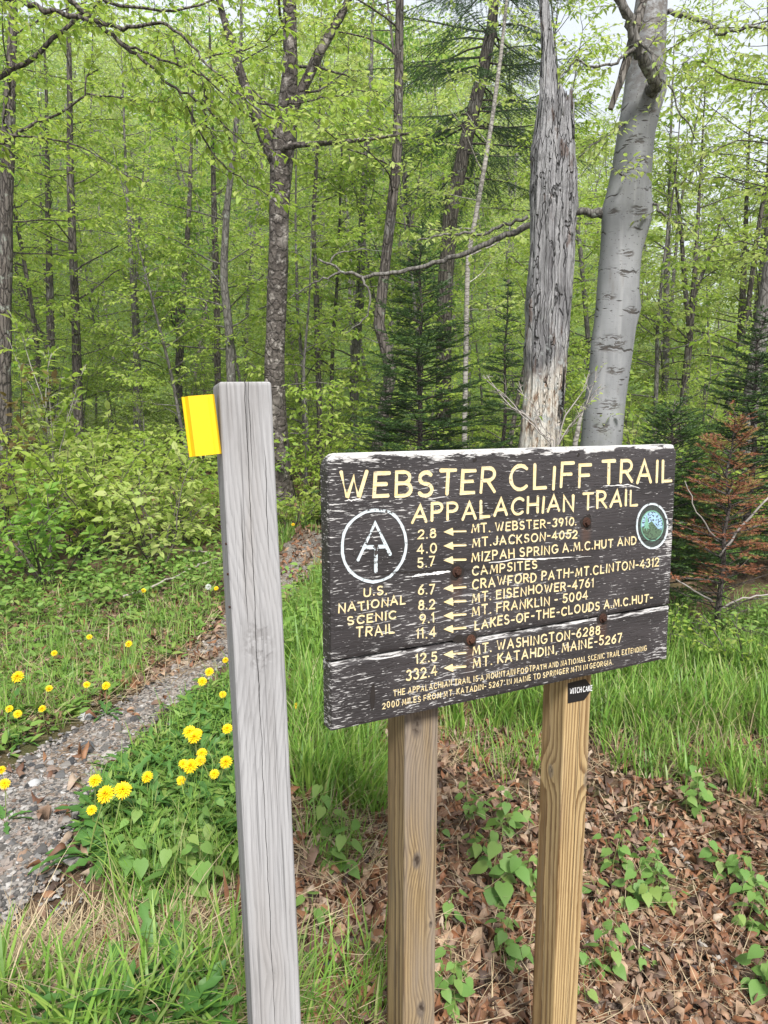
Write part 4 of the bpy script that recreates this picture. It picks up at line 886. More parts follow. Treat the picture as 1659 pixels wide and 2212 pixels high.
# tall dark spruce behind, leaning a little
rs = np.random.default_rng(40)
def spruce():
    P, R_, base = px_trunk([(960, 640, 34), (972, 470, 32), (1000, 330, 30), (1040, 170, 28), (1062, 60, 24)], 13.5, 11.5)
    root = thing('spruce_tree', 'tall dark spruce trunk with drooping dark boughs behind the splintered snag', 'tree', base); w_ = MB(); w_.tube(P, R_, 10, jit=.05, rng=rs); A, B_ = [], []
    for j in range(85):
        z = rs.uniform(5.2, 11); p = np.array([np.interp(z, P[:, 2], P[:, k]) for k in range(3)]); a = rs.uniform(0, 6.28); L = rs.uniform(1.2, 2.6) * (1 - .3 * (z - 5) / 6.5)
        Q = grow(rs, p, nrm(np.array([[math.cos(a), math.sin(a), -.15]]))[0], L, 6, .07, -.01); w_.tube(Q, np.linspace(.02, .004, 7), 4, cap=False)
        for s in range(26):
            f = .15 + .85 * s / 26; q = np.array([np.interp(f * 6, range(7), Q[:, k]) for k in range(3)]); t = nrm((Q[-1] - Q[0])[None])[0]; lat = np.cross(t, (0, 0, 1))
            A.append(q); B_.append(q + (t * .7 + lat * (1 if s % 2 else -1) * .8 + np.array([0, 0, -.35])) * (.12 + .5 * (1 - f)) * rs.uniform(.6, 1.2))
            A.append(B_[-1] - (B_[-1] - q) * .6); B_.append(A[-1] + (t * .8 - lat * (1 if s % 2 else -1) * .2 + np.array([0, 0, -.5])) * .3)
    w_.build('trunk', M['bark'], root, smooth=True); b = MB(); needles(rs, b, np.array(A), np.array(B_), .035, .012, .018); b.build('crown', M['needle'], root)
spruce()

# ---- smooth grey beech
def beech_bark():
    t = NT('smooth_beech_bark'); p = t.obj(); x, y, z = t.sep(p)
    n = t.noise(t.scale(p, (5, 5, 2)), 1.0, 4); c = t.mix(t.step(n, .3, .7), (.165, .168, .173, 1), (.25, .254, .26, 1))
    st = t.noise(t.scale(p, (12, 12, .8)), 1.0, 3); c = t.mix(t.math('MULTIPLY', t.step(st, .52, .7), .5), c, (.33, .33, .33, 1))
    lc = t.step(t.noise(p, 3.4, 6, .7), .54, .66); c = t.mix(t.math('MULTIPLY', lc, .4), c, (.155, .165, .135, 1)); br = t.step(t.noise(t.scale(p, (7, 7, 1.2)), 1.0, 4, .65), .58, .7); c = t.mix(t.math('MULTIPLY', br, .35), c, (.12, .105, .09, 1))
    fine = t.noise(t.scale(p, (10, 10, 160)), 1.0, 4); c = t.mix(t.math('MULTIPLY', t.step(fine, .5, .8), .25), c, (.16, .16, .16, 1))
    # lens-shaped dark scars lying across the trunk
    q = t.vmath('ADD', p, t.scale(t.noise(p, 6, 3, col=True), (.05, .05, .02)))
    v = t.voro(t.scale(q, (5.5, 5.5, 24)), 1.0); msk = t.step(t.noise(p, 3.2, 2), .42, .50); l = t.math('MULTIPLY', t.step(v, .20, .09), msk)
    dots = t.step(t.voro(t.scale(p, (34, 34, 46)), 1.0), .20, .11); dm = t.step(t.noise(p, 4.1, 3), .40, .5); l2 = t.math('MULTIPLY', dots, dm)
    arcs = t.math('ABSOLUTE', t.math('SUBTRACT', t.math('FRACT', t.math('MULTIPLY_ADD', z, 3.1, t.math('MULTIPLY', t.noise(t.scale(p, (3, 3, 1)), 1.0, 3), 1.3))), .5)); am = t.step(t.noise(t.scale(p, (4, 4, 7)), 1.0, 3), .48, .56)
    l3 = t.math('MULTIPLY', t.step(arcs, .035, .012), am)
    k = t.math('MAXIMUM', l, t.math('MAXIMUM', l2, l3)); c = t.mix(t.math('MULTIPLY', k, .9), c, (.04, .034, .03, 1))
    wrk = None
    for (kx, ky, kz, r) in SCARS:
        d = t.vmath('LENGTH', t.scale(t.vmath('SUBTRACT', p, (kx, ky, kz)), (1, 1, 1.9))); e = t.step(d, r, r * .55)
        wv = t.step(t.noise(t.scale(t.vmath('ADD', p, t.scale(t.noise(p, 14, 2, col=True), (.08, .08, .05))), (14, 14, 75)), 1.0, 3), .47, .53); wm = t.math('MULTIPLY', e, wv); wrk = wm if wrk is None else t.math('MAXIMUM', wrk, wm)
    c = t.mix(t.math('MULTIPLY', wrk, .85), c, (.06, .05, .043, 1))
    mott = t.math('MULTIPLY', t.step(z, 3.9, 4.7), t.step(t.noise(t.scale(p, (13, 13, 20)), 1.0, 6, .72), .40, .55)); c = t.mix(t.math('MULTIPLY', mott, .85), c, (.10, .085, .075, 1))
    h = t.math('MULTIPLY_ADD', t.math('MAXIMUM', k, wrk), -1.0, t.math('MULTIPLY', fine, .25)); return t.finish(c, .75, t.bump(h, .6, .008), .25)
BE = [(1275, 1100, 98), (1285, 1030, 92), (1298, 957, 87), (1308, 860, 86), (1320, 758, 86), (1335, 626, 86), (1347, 494, 86), (1356, 430, 90), (1373, 317, 79), (1387, 212, 78), (1397, 106, 77), (1408, 10, 66), (1418, -90, 58)]
def beech():
    rng = np.random.default_rng(52); Y = 6.6; P, R_, base = px_trunk(BE, Y, 9.0); global SCARS
    fr = lambda px, py, r: (*(at(px, py, Y - .16) - base), r)
    SCARS = [fr(1318, 742, .17), fr(1310, 640, .10), fr(1366, 670, .08), fr(1330, 800, .10), fr(1392, 345, .09), fr(1380, 455, .10), fr(1320, 455, .09), fr(1352, 548, .09), fr(1318, 875, .11), fr(1300, 925, .10), fr(1400, 235, .11), fr(1378, 300, .10), fr(1345, 590, .06)]
    mat = beech_bark(); root = thing('beech_tree', 'smooth grey beech trunk with dark scars leaning beside the splintered snag', 'tree', base); w_, lf = MB(), Leafer()
    T = resamp(P, 60); c = np.concatenate([[0], np.cumsum(np.linalg.norm(np.diff(P, axis=0), axis=1))]); RR = np.interp(np.linspace(0, c[-1], 60), c, R_)
    k = 28; w_.tube(T, RR, k); v = w_.v[0]
    for (px, py, r, amp) in ((1390, 668, .09, .05), (1306, 455, .12, .045), (1395, 470, .12, .05), (1285, 740, .12, .02), (1415, 190, .14, .05)):
        q = at(px, py, Y - .05) - base; dd = np.linalg.norm((v - q) * [1, 1, .8], axis=1); cc = np.array([np.interp(v[:, 2], T[:, 2], T[:, i]) for i in range(3)]).T; v += nrm((v - cc) * [1, 1, 0]) * (amp * np.exp(-(dd / r) ** 2))[:, None]
    v += nrm((v - np.array([np.interp(v[:, 2], T[:, 2], T[:, i]) for i in range(3)]).T) * [1, 1, 0] + 1e-9) * (.006 * np.sin(v[:, 2:3] * 5 + v[:, :1] * 9) + .005 * np.sin(v[:, 2:3] * 2.3 - v[:, :1] * 12))
    w_.build('trunk', mat, root, smooth=True)
    lw = MB()
    def limb(pts, tw, tl, leafy, kk=8):
        Q, q = px_line(pts, Y); n = len(pts) * 4; Q = resamp(Q - base, n); q = np.interp(np.linspace(0, 1, n), np.linspace(0, 1, len(pts)), q); Q[1:-1] += rng.normal(size=(n - 2, 3)) * .008
        lw.tube(Q, q, kk, jit=.03, rng=rng)
        if tw: spray(rng, lw, lf, Q, float(q.mean()), int(tw * 1.3), tl, .06, .05, .2, leafy=leafy)
    limb([(1318, 462, 26), (1290, 460, 16), (1245, 459, 14, .0), (1190, 470, 13, .0), (1140, 490, 13), (1060, 522, 12), (1010, 546, 11), (930, 572, 10), (850, 592, 9), (780, 596, 9), (735, 585, 8), (705, 572, 6), (688, 560, 4)], 0, 0, 0)
    limb([(1140, 468, 8, -.1), (1080, 490, 7), (1040, 508, 6), (960, 505, 5), (900, 520, 3)], 8, .5, .6); limb([(735, 585, 6), (700, 600, 4), (660, 620, 3), (625, 645, 2)], 4, .4, 0); limb([(780, 596, 6), (800, 640, 4), (790, 690, 3), (745, 720, 2)], 3, .3, 0); limb([(705, 572, 5), (730, 545, 3), (800, 540, 2)], 3, .4, 0)
    limb([(1404, 205, 32, -.10), (1416, 180, 27, -.26), (1398, 150, 25, -.34), (1378, 108, 23, -.40), (1362, 50, 21, -.45), (1338, 0, 20, -.5), (1318, -60, 18, -.55), (1300, -140, 12, -.6)], 3, .6, 1)
    limb([(1372, 100, 8, -.4), (1330, 138, 6, -.5), (1275, 142, 5, -.6), (1246, 128, 4, -.6), (1190, 186, 3, -.7)], 10, .5, 1); limb([(1365, 70, 8, -.4), (1400, 110, 6, -.5), (1450, 200, 4, -.6), (1500, 300, 3, -.6)], 8, .5, 1)
    limb([(1412, 40, 14, .1), (1440, 24, 10), (1500, 36, 8, -.3), (1560, 76, 6, -.5), (1640, 58, 5, -.7), (1720, 70, 4, -.8)], 14, .6, 1); limb([(1400, 430, 8), (1440, 470, 5, -.3), (1500, 500, 3, -.4)], 6, .5, 1); limb([(1375, 250, 6), (1300, 300, 4, -.2), (1250, 340, 3, -.2)], 8, .5, 1)
    limb([(1350, 380, 6, -.2), (1330, 370, 3, -.35), (1385, 360, 2, -.5)], 5, .35, 1)
    lw.build('limb', M['bark_grey'], root, smooth=True); b = MB(); lf.put(b, .5, small=False); b.build('crown', M['leaf_yellow'], root)
    d = MB(); Q, q = px_line([(1392, 0, 16, -.2), (1368, 80, 18, -.35), (1348, 150, 18, -.42), (1330, 205, 17, -.45), (1319, 236, 11, -.45)], Y); d.tube(resamp(Q - base, 14), np.interp(np.linspace(0, 1, 14), np.linspace(0, 1, 5), q), 8, jit=.12, rng=rng); d.build('dead_limb', M['bark'], root, smooth=False)
beech()

# ---- splintered grey snag
def snag():
    rng = np.random.default_rng(61); Y = 5.6
    rows = [(1158, 1010, 96), (1164, 957, 91), (1172, 880, 90), (1177, 811, 90), (1181, 730, 94), (1184, 652, 96), (1190, 560, 96), (1192, 494, 96), (1194, 440, 104), (1194, 397, 104), (1194, 317, 97), (1198, 278, 82), (1200, 230, 72), (1202, 188, 66)]
    P, R_ = px_line(rows, Y); R_ = R_ * .95; b0 = P[0].copy(); gz = float(H(b0[0], b0[1])); base = np.array([b0[0], b0[1], gz]); P = P - base; foot = np.array([P[0][0] - .03, 0, -.15]); P = np.concatenate([[foot], P]); R_ = np.concatenate([[R_[0] * 1.35], R_])
    n = 110; k = 72; c = np.concatenate([[0], np.cumsum(np.linalg.norm(np.diff(P, axis=0), axis=1))]); s = np.linspace(0, c[-1], n); T = np.stack([np.interp(s, c, P[:, i]) for i in range(3)], -1); RR = np.interp(s, c, R_)
    th = np.arange(k) * 2 * math.pi / k
    rough = np.zeros((n, k)); g = rng.normal(size=(n, k))
    for w1, w2, a in ((23, 1, .028), (9, 1, .020), (3, 3, .018), (31, 5, .045)):
        q = g.copy(); kr = np.ones(w1) / w1; q = np.apply_along_axis(lambda x: np.convolve(np.pad(x, w1, mode='reflect'), kr, 'same')[w1:-w1], 0, q)
        if w2 > 1: q = np.stack([np.roll(q, i, 1) for i in range(w2)]).mean(0)
        rough += a * q / (q.std() + 1e-9); g = rng.normal(size=(n, k))
    # a long hollow split low on the trunk's near face, and a ridge of surviving shell on one side
    zz = np.linspace(0, 1, n)[:, None]; ang = (th - rad(285))[None]; ang = (ang + math.pi) % (2 * math.pi) - math.pi
    rough -= .13 * np.exp(-((ang - .25 + .2 * np.sin(zz * 9)) / .16) ** 2) * sstep(.62, .45, zz); rough -= .10 * np.exp(-((ang + .2 - .3 * np.sin(zz * 7)) / .10) ** 2) * sstep(.55, .2, zz) * (.5 + .5 * np.sin(zz * 40))
    rough -= .12 * np.exp(-((ang - .35) / .22) ** 2) * np.exp(-((zz - .80) / .09) ** 2)
    rad_ = RR[:, None] * (1 + rough)
    top = sstep(.80, 1.0, zz); jag = .10 * rng.random(k)[None] * np.where(np.arange(k) % 3 == 0, 1.3, .6)
    zoff = -top * (jag + .07 * (np.cos(th - rad(300))[None] > .2) * rng.random(k)[None] * 1.0)
    V = np.stack([T[:, :1] + rad_ * np.cos(th), T[:, 1:2] + rad_ * np.sin(th) * .9, T[:, 2:3] + zoff], -1)
    b = MB(); i = np.arange(n - 1)[:, None] * k; j = np.arange(k)[None]; j2 = (j + 1) % k; q = np.stack([i + j, i + j2, i + k + j2, i + k + j], -1).reshape(-1, 4)
    inn = T[-1] + (V[-1] - T[-1]) * np.array([.72, .72, 1]) - np.array([0, 0, .28]); Vv = np.concatenate([V.reshape(-1, 3), inn, [T[-1] - np.array([0, 0, .32])]]); L = (n - 1) * k; jj = np.arange(k)
    b.add(Vv, q, np.stack([L + jj, L + (jj + 1) % k, n * k + (jj + 1) % k, n * k + jj], -1), np.stack([n * k + jj, n * k + (jj + 1) % k, np.full(k, n * k + k)], -1))
    # the tall splinter left standing
    sp = [(1184, 345, 62), (1186, 290, 52), (1187, 240, 44), (1186, 185, 34), (1184, 106, 27), (1180, 50, 22), (1175, 0, 18), (1170, -60, 14), (1166, -130, 6)]
    Q, q = px_line(sp, Y + .02); Q = resamp(Q - base, 40); qq = np.interp(np.linspace(0, 1, 40), np.linspace(0, 1, 9), q); kk = 22; t2 = np.arange(kk) * 2 * math.pi / kk
    rr = np.stack([np.convolve(rng.normal(size=48), np.ones(9) / 9, 'valid')[:40] for _ in range(kk)], 1) * .34; a = qq[:, None] * (1 + rr) * (1 + .12 * np.sin(t2 * 5)[None])
    V2 = np.stack([Q[:, :1] + a * np.cos(t2), Q[:, 1:2] + a * np.sin(t2) * .55, Q[:, 2:3] + 0 * a], -1).reshape(-1, 3); i = np.arange(39)[:, None] * kk; j = np.arange(kk)[None]; j2 = (j + 1) % kk
    b.add(V2, np.stack([i + j, i + j2, i + kk + j2, i + kk + j], -1).reshape(-1, 4), 39 * kk + np.arange(kk))
    for (x0, y0, y1, w0) in ((1232, 235, 186, 12), (1222, 260, 196, 10), (1206, 240, 182, 12), (1238, 300, 210, 7), (1216, 250, 200, 8)):
        Z, z = px_line([(x0, y0, w0), (x0 + 1, (y0 + y1) / 2, w0 * .8), (x0 + 2, y1, 1.5)], Y - .04 + .03 * rng.normal()); b.tube(Z - base, z, 5, jit=.15, rng=rng)
    t = NT('weathered_snag_wood'); p = t.obj(); x, y, z = t.sep(p); zt = float(T[-1, 2])
    f = t.noise(t.scale(p, (42, 42, 1.5)), 1.0, 8, .72); n2 = t.noise(t.scale(p, (5, 5, 2.2)), 1.0, 4); n3 = t.noise(t.scale(p, (24, 24, 8)), 1.0, 5, .65)
    c = t.ramp(f, [(.30, (.02, .018, .018, 1)), (.39, (.20, .195, .20, 1)), (.50, (.36, .355, .36, 1)), (.68, (.54, .53, .525, 1))])
    c = t.mix(t.math('MULTIPLY', t.step(n2, .52, .64), .55), c, (.12, .115, .12, 1)); wv = t.vmath('ADD', t.scale(p, (26, 26, 1.5)), t.scale(t.noise(p, 5, 3, col=True), (1.6, 1.6, .6))); ck = t.math('SUBTRACT', 1.0, t.step(t.voro(wv, 1.0, 'DISTANCE_TO_EDGE'), .0, .055)); fine = t.step(t.noise(t.scale(p, (130, 130, 3)), 1.0, 4, .65), .55, .66); c = t.mix(t.math('MULTIPLY', fine, .5), c, (.10, .095, .095, 1)); c = t.mix(t.math('MULTIPLY', ck, t.math('MULTIPLY_ADD', t.step(z, 2.3, 1.7), -.55, .8)), c, (.018, .016, .015, 1))
    lowm = t.step(t.math('MULTIPLY_ADD', t.math('SUBTRACT', n2, .5), 2.2, z), 2.5, 1.85)
    c0 = c; cream_ = t.ramp(n3, [(.30, (.03, .018, .012, 1)), (.40, (.26, .155, .09, 1)), (.46, (.58, .51, .42, 1)), (.60, (.74, .70, .63, 1)), (.78, (.5, .48, .45, 1))])
    c = t.mix(t.math('MULTIPLY', lowm, .92), c, cream_)
    sidem = t.step(x, -.095, -.15); bark_ = t.mix(n3, (.035, .03, .027, 1), (.17, .155, .145, 1)); c = t.mix(t.math('MULTIPLY', sidem, t.math('SUBTRACT', 1.0, t.math('MULTIPLY', t.step(z, zt - .6, zt - .4), .9))), c, bark_)
    rm = t.math('MULTIPLY', t.step(t.noise(t.scale(p, (9, 9, 3.2)), 1.0, 5, .6), .58, .66), t.step(z, .4, 1.2)); c = t.mix(t.math('MULTIPLY', rm, .65), c, (.12, .065, .04, 1))
    edge = t.math('MULTIPLY', t.step(x, .11, .14), t.step(t.noise(t.scale(p, (20, 20, 2)), 1.0, 3), .5, .6)); c = t.mix(t.math('MULTIPLY', edge, lowm), c, (.02, .018, .018, 1))
    lch = t.math('MULTIPLY', t.step(t.noise(p, 11, 5, .7), .56, .62), t.step(t.math('ABSOLUTE', t.math('SUBTRACT', z, 2.0)), .55, .3)); c = t.mix(t.math('MULTIPLY', lch, .8), c, (.42, .44, .43, 1))
    root = thing('dead_snag', 'splintered dead grey snag with a tall spike, standing before the beech', 'dead tree', base)
    b.build('trunk', t.finish(c, .9, t.bump(t.math('MULTIPLY_ADD', n3, .7, t.math('MULTIPLY_ADD', ck, -1.2, t.math('MULTIPLY', f, 1.6))), 1.0, .03), .15), root, smooth=True)
snag()

# ---- firs
fir(71, 'fir_tree', 'dark green young fir rising above the middle of the sign', 'fir', at(905, 1040, 7.4) * [1, 1, 0] + [0, 0, float(H(*at(905, 1040, 7.4)[:2]))], 3.25, .04, .95, .45, newp=.14, droop=.02, need=.026, nw=.009, whorl=.12, nb=6, irregular=.55, power=.75)
fir(72, 'fir_tree', 'narrow open fir between the dark fir and the snag', 'fir', at(1085, 1040, 7.9) * [1, 1, 0] + [0, 0, float(H(*at(1085, 1040, 7.9)[:2]))], 2.9, .035, .62, .5, newp=.12, whorl=.17, need=.025, nw=.008)
fir(73, 'fir_tree', 'dense dark fir standing behind the reddish dying fir', 'fir', at(1600, 1300, 7.2) * [1, 1, 0] + [0, 0, float(H(*at(1600, 1300, 7.2)[:2]))], 2.55, .045, 1.0, .25, newp=.16, need=.026, nw=.009, whorl=.12, nb=6, irregular=.55, power=.75)
fir(74, 'fir_tree', 'low fir with light tips beside the upper sign corner', 'fir', at(1430, 1300, 6.1) * [1, 1, 0] + [0, 0, float(H(*at(1430, 1300, 6.1)[:2]))], 1.85, .035, .72, .3, newp=.34, droop=-.05, power=.5, need=.024, nw=.008, whorl=.10, nb=7)
fir(75, 'fir_tree', 'small dark fir tucked behind the left half of the sign', 'fir', at(835, 1040, 8.6) * [1, 1, 0] + [0, 0, float(H(*at(835, 1040, 8.6)[:2]))], 2.0, .03, .7, .3, newp=.1, need=.026, nw=.006)
def dying_fir():
    rng = np.random.default_rng(76); bp = hit(1546, 1396)[0]; base = bp.copy(); Hh = 1.78; w_ = MB()
    w_, A, B_, U_ = conifer(rng, Hh, .026, .52, .16, whorl=.10, nb=5, droop=-.14, dead_below=.50, irregular=.4, wood=w_, power=.42, newp=.0, dens=1.6)
    mid = (A[:, 2] + B_[:, 2]) / 2; r = rng.random(len(A)); cl = np.sin(A[:, 0] * 13 + 1) + np.sin(A[:, 1] * 14 + A[:, 2] * 5) + np.sin(A[:, 2] * 17); keep = (mid > .55) & (rng.random(len(A)) < np.clip(.5 + .3 * cl, .08, .9))
    root = thing('dying_fir', 'small dying fir with rust red and yellowed needles by the sign edge', 'fir', base); w_.build('trunk', M['bark_fir'], root, smooth=True)
    fade = r + .45 * (mid / Hh - .55) + .12 * np.sin(A[:, 0] * 9 + A[:, 1] * 7) > .82
    for nm, m, mat in (('crown', keep & ~fade, 'needle_dead'), ('faded_needles', keep & fade, 'needle_fade')):
        b = MB(); needles(rng, b, A[m], B_[m], .024, .006, .007); b.build(nm, M[mat], root)
    # bare pale side branches low down
    d = MB()
    for pts in (((1553, 1318, 5), (1600, 1290, 4), (1659, 1285, 3)), ((1540, 1300, 5), (1500, 1275, 4), (1460, 1252, 3)), ((1550, 1200, 6), (1610, 1130, 5), (1660, 1070, 4)), ((1545, 1160, 4), (1500, 1100, 3), (1480, 1040, 2))):
        Q, q = px_line(pts, bp[1]); d.tube(resamp(Q - base, 9) + rng.normal(size=(9, 3)) * .006, np.interp(np.linspace(0, 1, 9), np.linspace(0, 1, len(q)), q), 5)
    d.build('bare_branch', M['twig_pale'], root)
dying_fir()
# ---- a bare twiggy shrub and a broken stem at the snag's foot
def bare_shrub():
    rng = np.random.default_rng(80); Y = 5.15; base = at(1196, 1000, Y); base[2] = float(H(base[0], base[1])); root = thing('bare_shrub', 'leafless grey shrub spreading thin twigs before the snag foot', 'shrub', base); b = MB(); lf = Leafer()
    for pts in (((1196, 960, 6), (1120, 890, 5), (1080, 855, 4), (1050, 808, 2)), ((1196, 958, 5), (1150, 915, 4), (1085, 850, 3), (1045, 815, 1.5)), ((1200, 960, 6), (1215, 920, 5), (1240, 870, 4), (1275, 800, 2)), ((1205, 960, 5), (1260, 890, 4), (1275, 850, 3), (1292, 790, 2)), ((1190, 950, 4), (1150, 870, 3), (1120, 840, 2)), ((1200, 955, 4), (1230, 930, 3), (1300, 830, 2))):
        Q, q = px_line([(1197, 1130, pts[0][2] * 1.2)] + list(pts), Y + rng.normal() * .06); Q = resamp(Q - base, 14); Q[1:] += rng.normal(size=(13, 3)) * .008
        b.tube(Q, np.interp(np.linspace(0, 1, 14), np.linspace(0, 1, len(q)), q) * .8, 4, cap=False); spray(rng, b, lf, Q[5:], .004, 6, .22, .04, .1, .4, leafy=.12)
    b.build('stem', M['twig_pale'], root); m = MB(); lf.put(m, .55); m.build('crown', M['leaf'], root)
    base = at(1248, 1000, 5.9); base[2] = float(H(base[0], base[1])); r2 = thing('broken_stem', 'short broken pale stem leaning between snag and beech', 'broken stem', base); b = MB(); Q, q = px_line([(1238, 1090, 13), (1243, 955, 13), (1252, 910, 12), (1260, 880, 5)], 5.9); b.tube(resamp(Q - base, 12), np.interp(np.linspace(0, 1, 12), np.linspace(0, 1, 4), q), 7, jit=.08, rng=rng); b.build('stem', M['bark_pale'], r2, smooth=True)
bare_shrub()
# ---- the overhanging tree: its trunk stands outside the frame, its boughs cross the top of the picture
def overhang():
    rng = np.random.default_rng(90); Y = 5.4; bx, by = -4.3, 5.3; base = np.array([bx, by, float(H(bx, by))]); root = thing('overhanging_beech', 'near beech whose long dark boughs hang across the upper corner', 'tree', base)
    w_ = MB(); T = grow(rng, (0, 0, -.1), (.02, 0, 1), 7.5, 10, .03); w_.tube(T, np.linspace(.19, .09, 11), 12, jit=.03, rng=rng); w_.build('trunk', M['bark_grey'], root, smooth=True)
    c3 = lambda L, ws, dy=0: [(x * .5, y * .5, w_ if not dy else w_, dy * i / len(L)) for i, ((x, y), w_) in enumerate(zip(L, np.interp(np.linspace(0, 1, len(L)), np.linspace(0, 1, len(ws)), ws)))]
    lw = MB(); lf = Leafer(); anchor = lambda z: T[min(np.searchsorted(T[:, 2], z), 10)]
    def bough(L, ws, dy, tw, tl, join=True, leafy=1.0):
        Q, q = px_line(c3(L, ws, dy), Y); Q = Q - base
        if join: a = anchor(Q[0][2] - .2); Q = np.concatenate([[a], Q]); q = np.concatenate([[q[0] * 1.5], q])
        n = len(Q) * 4; s = np.linspace(0, 1, len(Q)); Q2 = resamp(Q, n); q2 = np.interp(np.linspace(0, 1, n), s, q); Q2[1:-1] += rng.normal(size=(n - 2, 3)) * .006
        lw.tube(Q2, q2, 8, jit=.03, rng=rng); st = 4 if join else 0
        if tw: spray(rng, lw, lf, Q2[st:], float(q2.mean()), int(tw * 1.5), tl, .058, .038, .2, leafy=leafy, side_up=-.03)
    bough([(-40, -30), (60, 0), (170, 33), (300, 66), (400, 95), (520, 117), (620, 108), (700, 97), (745, 122), (800, 165), (860, 240), (950, 320), (1050, 420), (1150, 500), (1250, 545)], [17, 15, 13, 11, 9, 6, 4, 3], -.5, 16, .55)
    bough([(300, 0), (400, 85), (520, 180), (640, 280), (770, 390), (880, 450), (960, 540), (1050, 610), (1180, 650)], [11, 9, 7, 5, 3, 2], -.3, 14, .5, False)
    bough([(380, -60), (450, 0), (550, 30), (680, 48), (800, 42), (890, 15), (960, -20)], [14, 12, 9, 6, 4], .2, 10, .5)
    bough([(-60, 370), (0, 328), (80, 285), (170, 225), (250, 155), (330, 80), (430, 0)], [17, 14, 12, 10, 7], .2, 9, .5)
    bough([(-60, 650), (0, 622), (60, 590), (160, 530), (250, 490), (330, 440), (375, 405), (367, 330), (425, 300)], [16, 13, 10, 8, 5, 3], .1, 12, .5)
    bough([(-40, 560), (100, 590), (230, 605), (330, 622), (430, 680), (520, 740), (640, 790)], [8, 6, 5, 3, 2], 0, 12, .45)
    bough([(520, 180), (600, 220), (750, 270), (870, 320), (990, 380), (1090, 470)], [6, 5, 4, 3, 2], -.3, 10, .45, False); bough([(770, 390), (830, 510), (920, 660), (1000, 740), (1100, 810), (1200, 880)], [5, 4, 3, 2], -.3, 9, .45, False)
    bough([(880, 350), (890, 430), (885, 510), (920, 590), (960, 620)], [5, 4, 3, 2], -.3, 5, .35, False); bough([(745, 150), (752, 200), (768, 280)], [5, 4, 3], -.2, 2, .2, False, 0)
    bough([(800, 270), (930, 235), (1060, 220), (1190, 150), (1250, 70)], [4, 3, 2], -.3, 8, .45, False); bough([(1050, 440), (1200, 460), (1300, 445), (1400, 420), (1500, 400), (1660, 390)], [5, 4, 3, 2], -.3, 12, .45, False)
    bough([(375, 405), (500, 420), (640, 440), (760, 440)], [4, 3, 2], 0, 8, .4, False); bough([(-30, 700), (100, 730), (250, 770), (330, 740)], [4, 3, 2], .1, 7, .4)
    lw.build('bough', M['bark'], root, smooth=True); b = MB(); lf.put(b, .52); b.build('crown', M['leaf'], root)
    # a second one beyond the frame's other side, for the twigs hanging in from there
    bx, by = 4.6, 5.9; base2 = np.array([bx, by, float(H(bx, by))]); r2 = thing('overhanging_maple', 'tree beyond the photo edge whose pale leafy twigs reach in near the beech', 'tree', base2); T2 = grow(rng, (0, 0, -.1), (0, 0, 1), 6.5, 10, .03); w2 = MB(); w2.tube(T2, np.linspace(.14, .06, 11), 10, jit=.03, rng=rng); w2.build('trunk', M['bark_grey'], r2, smooth=True)
    lw = MB(); lf = Leafer()
    for L, ws in ((((1720, 190), (1620, 178), (1560, 165), (1512, 128)), (9, 7, 5, 3)), (((1720, 30), (1600, 60), (1520, 60), (1440, 110)), (7, 5, 3, 2)), (((1720, 320), (1600, 300), (1530, 330), (1470, 400)), (6, 4, 3, 2)), (((1720, 420), (1640, 400), (1560, 380), (1500, 390)), (7, 5, 3, 2)), (((1720, 560), (1600, 520), (1520, 540)), (5, 4, 2))):
        Q, q = px_line([(a, c, w_) for (a, c), w_ in zip(L, ws)], 6.0); Q = Q - base2; a = T2[min(np.searchsorted(T2[:, 2], Q[0][2] - .2), 10)]; Q = np.concatenate([[a], Q]); q = np.concatenate([[q[0] * 1.4], q]); n = len(Q) * 4; Q2 = resamp(Q, n); lw.tube(Q2, np.interp(np.linspace(0, 1, n), np.linspace(0, 1, len(q)), q), 6, jit=.03, rng=rng); spray(rng, lw, lf, Q2[3:], .01, 18, .5, .058, .045, .2)
    lw.build('bough', M['bark'], r2, smooth=True); b = MB(); lf.put(b, .5); b.build('crown', M['leaf_yellow'], r2)
overhang()

# ------------------------------------------------------------------ the woods behind
PROTO = [
 dict(Hh=8.5, r0=.05, z_from=.7, nbr=34, blen=2.0, leaf=.085, lm='leaf', bk='bark', nm='maple_sapling', lb='slim dark trunked young tree with level bright green sprays, deep in the woods', gp='slim bright green young trees in the woods'),
 dict(Hh=11, r0=.065, z_from=2.2, nbr=34, blen=2.5, leaf=.09, lm='leaf_deep', bk='bark', nm='maple_tree', lb='taller dark trunked tree with deeper green leaves, deep in the woods', gp='taller deep green trees in the woods'),
 dict(Hh=10, r0=.06, z_from=1.0, nbr=34, blen=2.2, leaf=.085, lm='leaf_yellow', bk='bark_grey', nm='birch_tree', lb='grey trunked tree with pale yellow green young leaves, deep in the woods', gp='grey trunked trees with yellow green leaves'),
 dict(Hh=6, r0=.04, z_from=.4, nbr=34, blen=1.7, leaf=.08, lm='leaf', bk='bark_grey', nm='beech_sapling', lb='low bushy sapling with leaves nearly to the ground, under the taller trees', gp='low bushy saplings in the understory'),
 dict(Hh=7, r0=.06, z_from=1.2, nbr=24, blen=1.8, leaf=.08, lm='leaf_red', bk='bark', nm='maple_sapling', lb='young tree with bronze tinted new leaves among the green ones', gp='bronze leaved young trees'),
]
PR = []
for k, q in enumerate(PROTO):
    for v in range(3 if k < 4 else 1):
        PR.append((k, tree_proto(200 + 10 * k + v, q['Hh'], q['r0'], q['z_from'], q['nbr'], q['blen'], q['leaf'], M[q['lm']], M[q['bk']], q['nm'], q['lb'], 'tree', q['gp'], twigs=12, tl=.65, step=.055)))
used = set()
rb = np.random.default_rng(300)
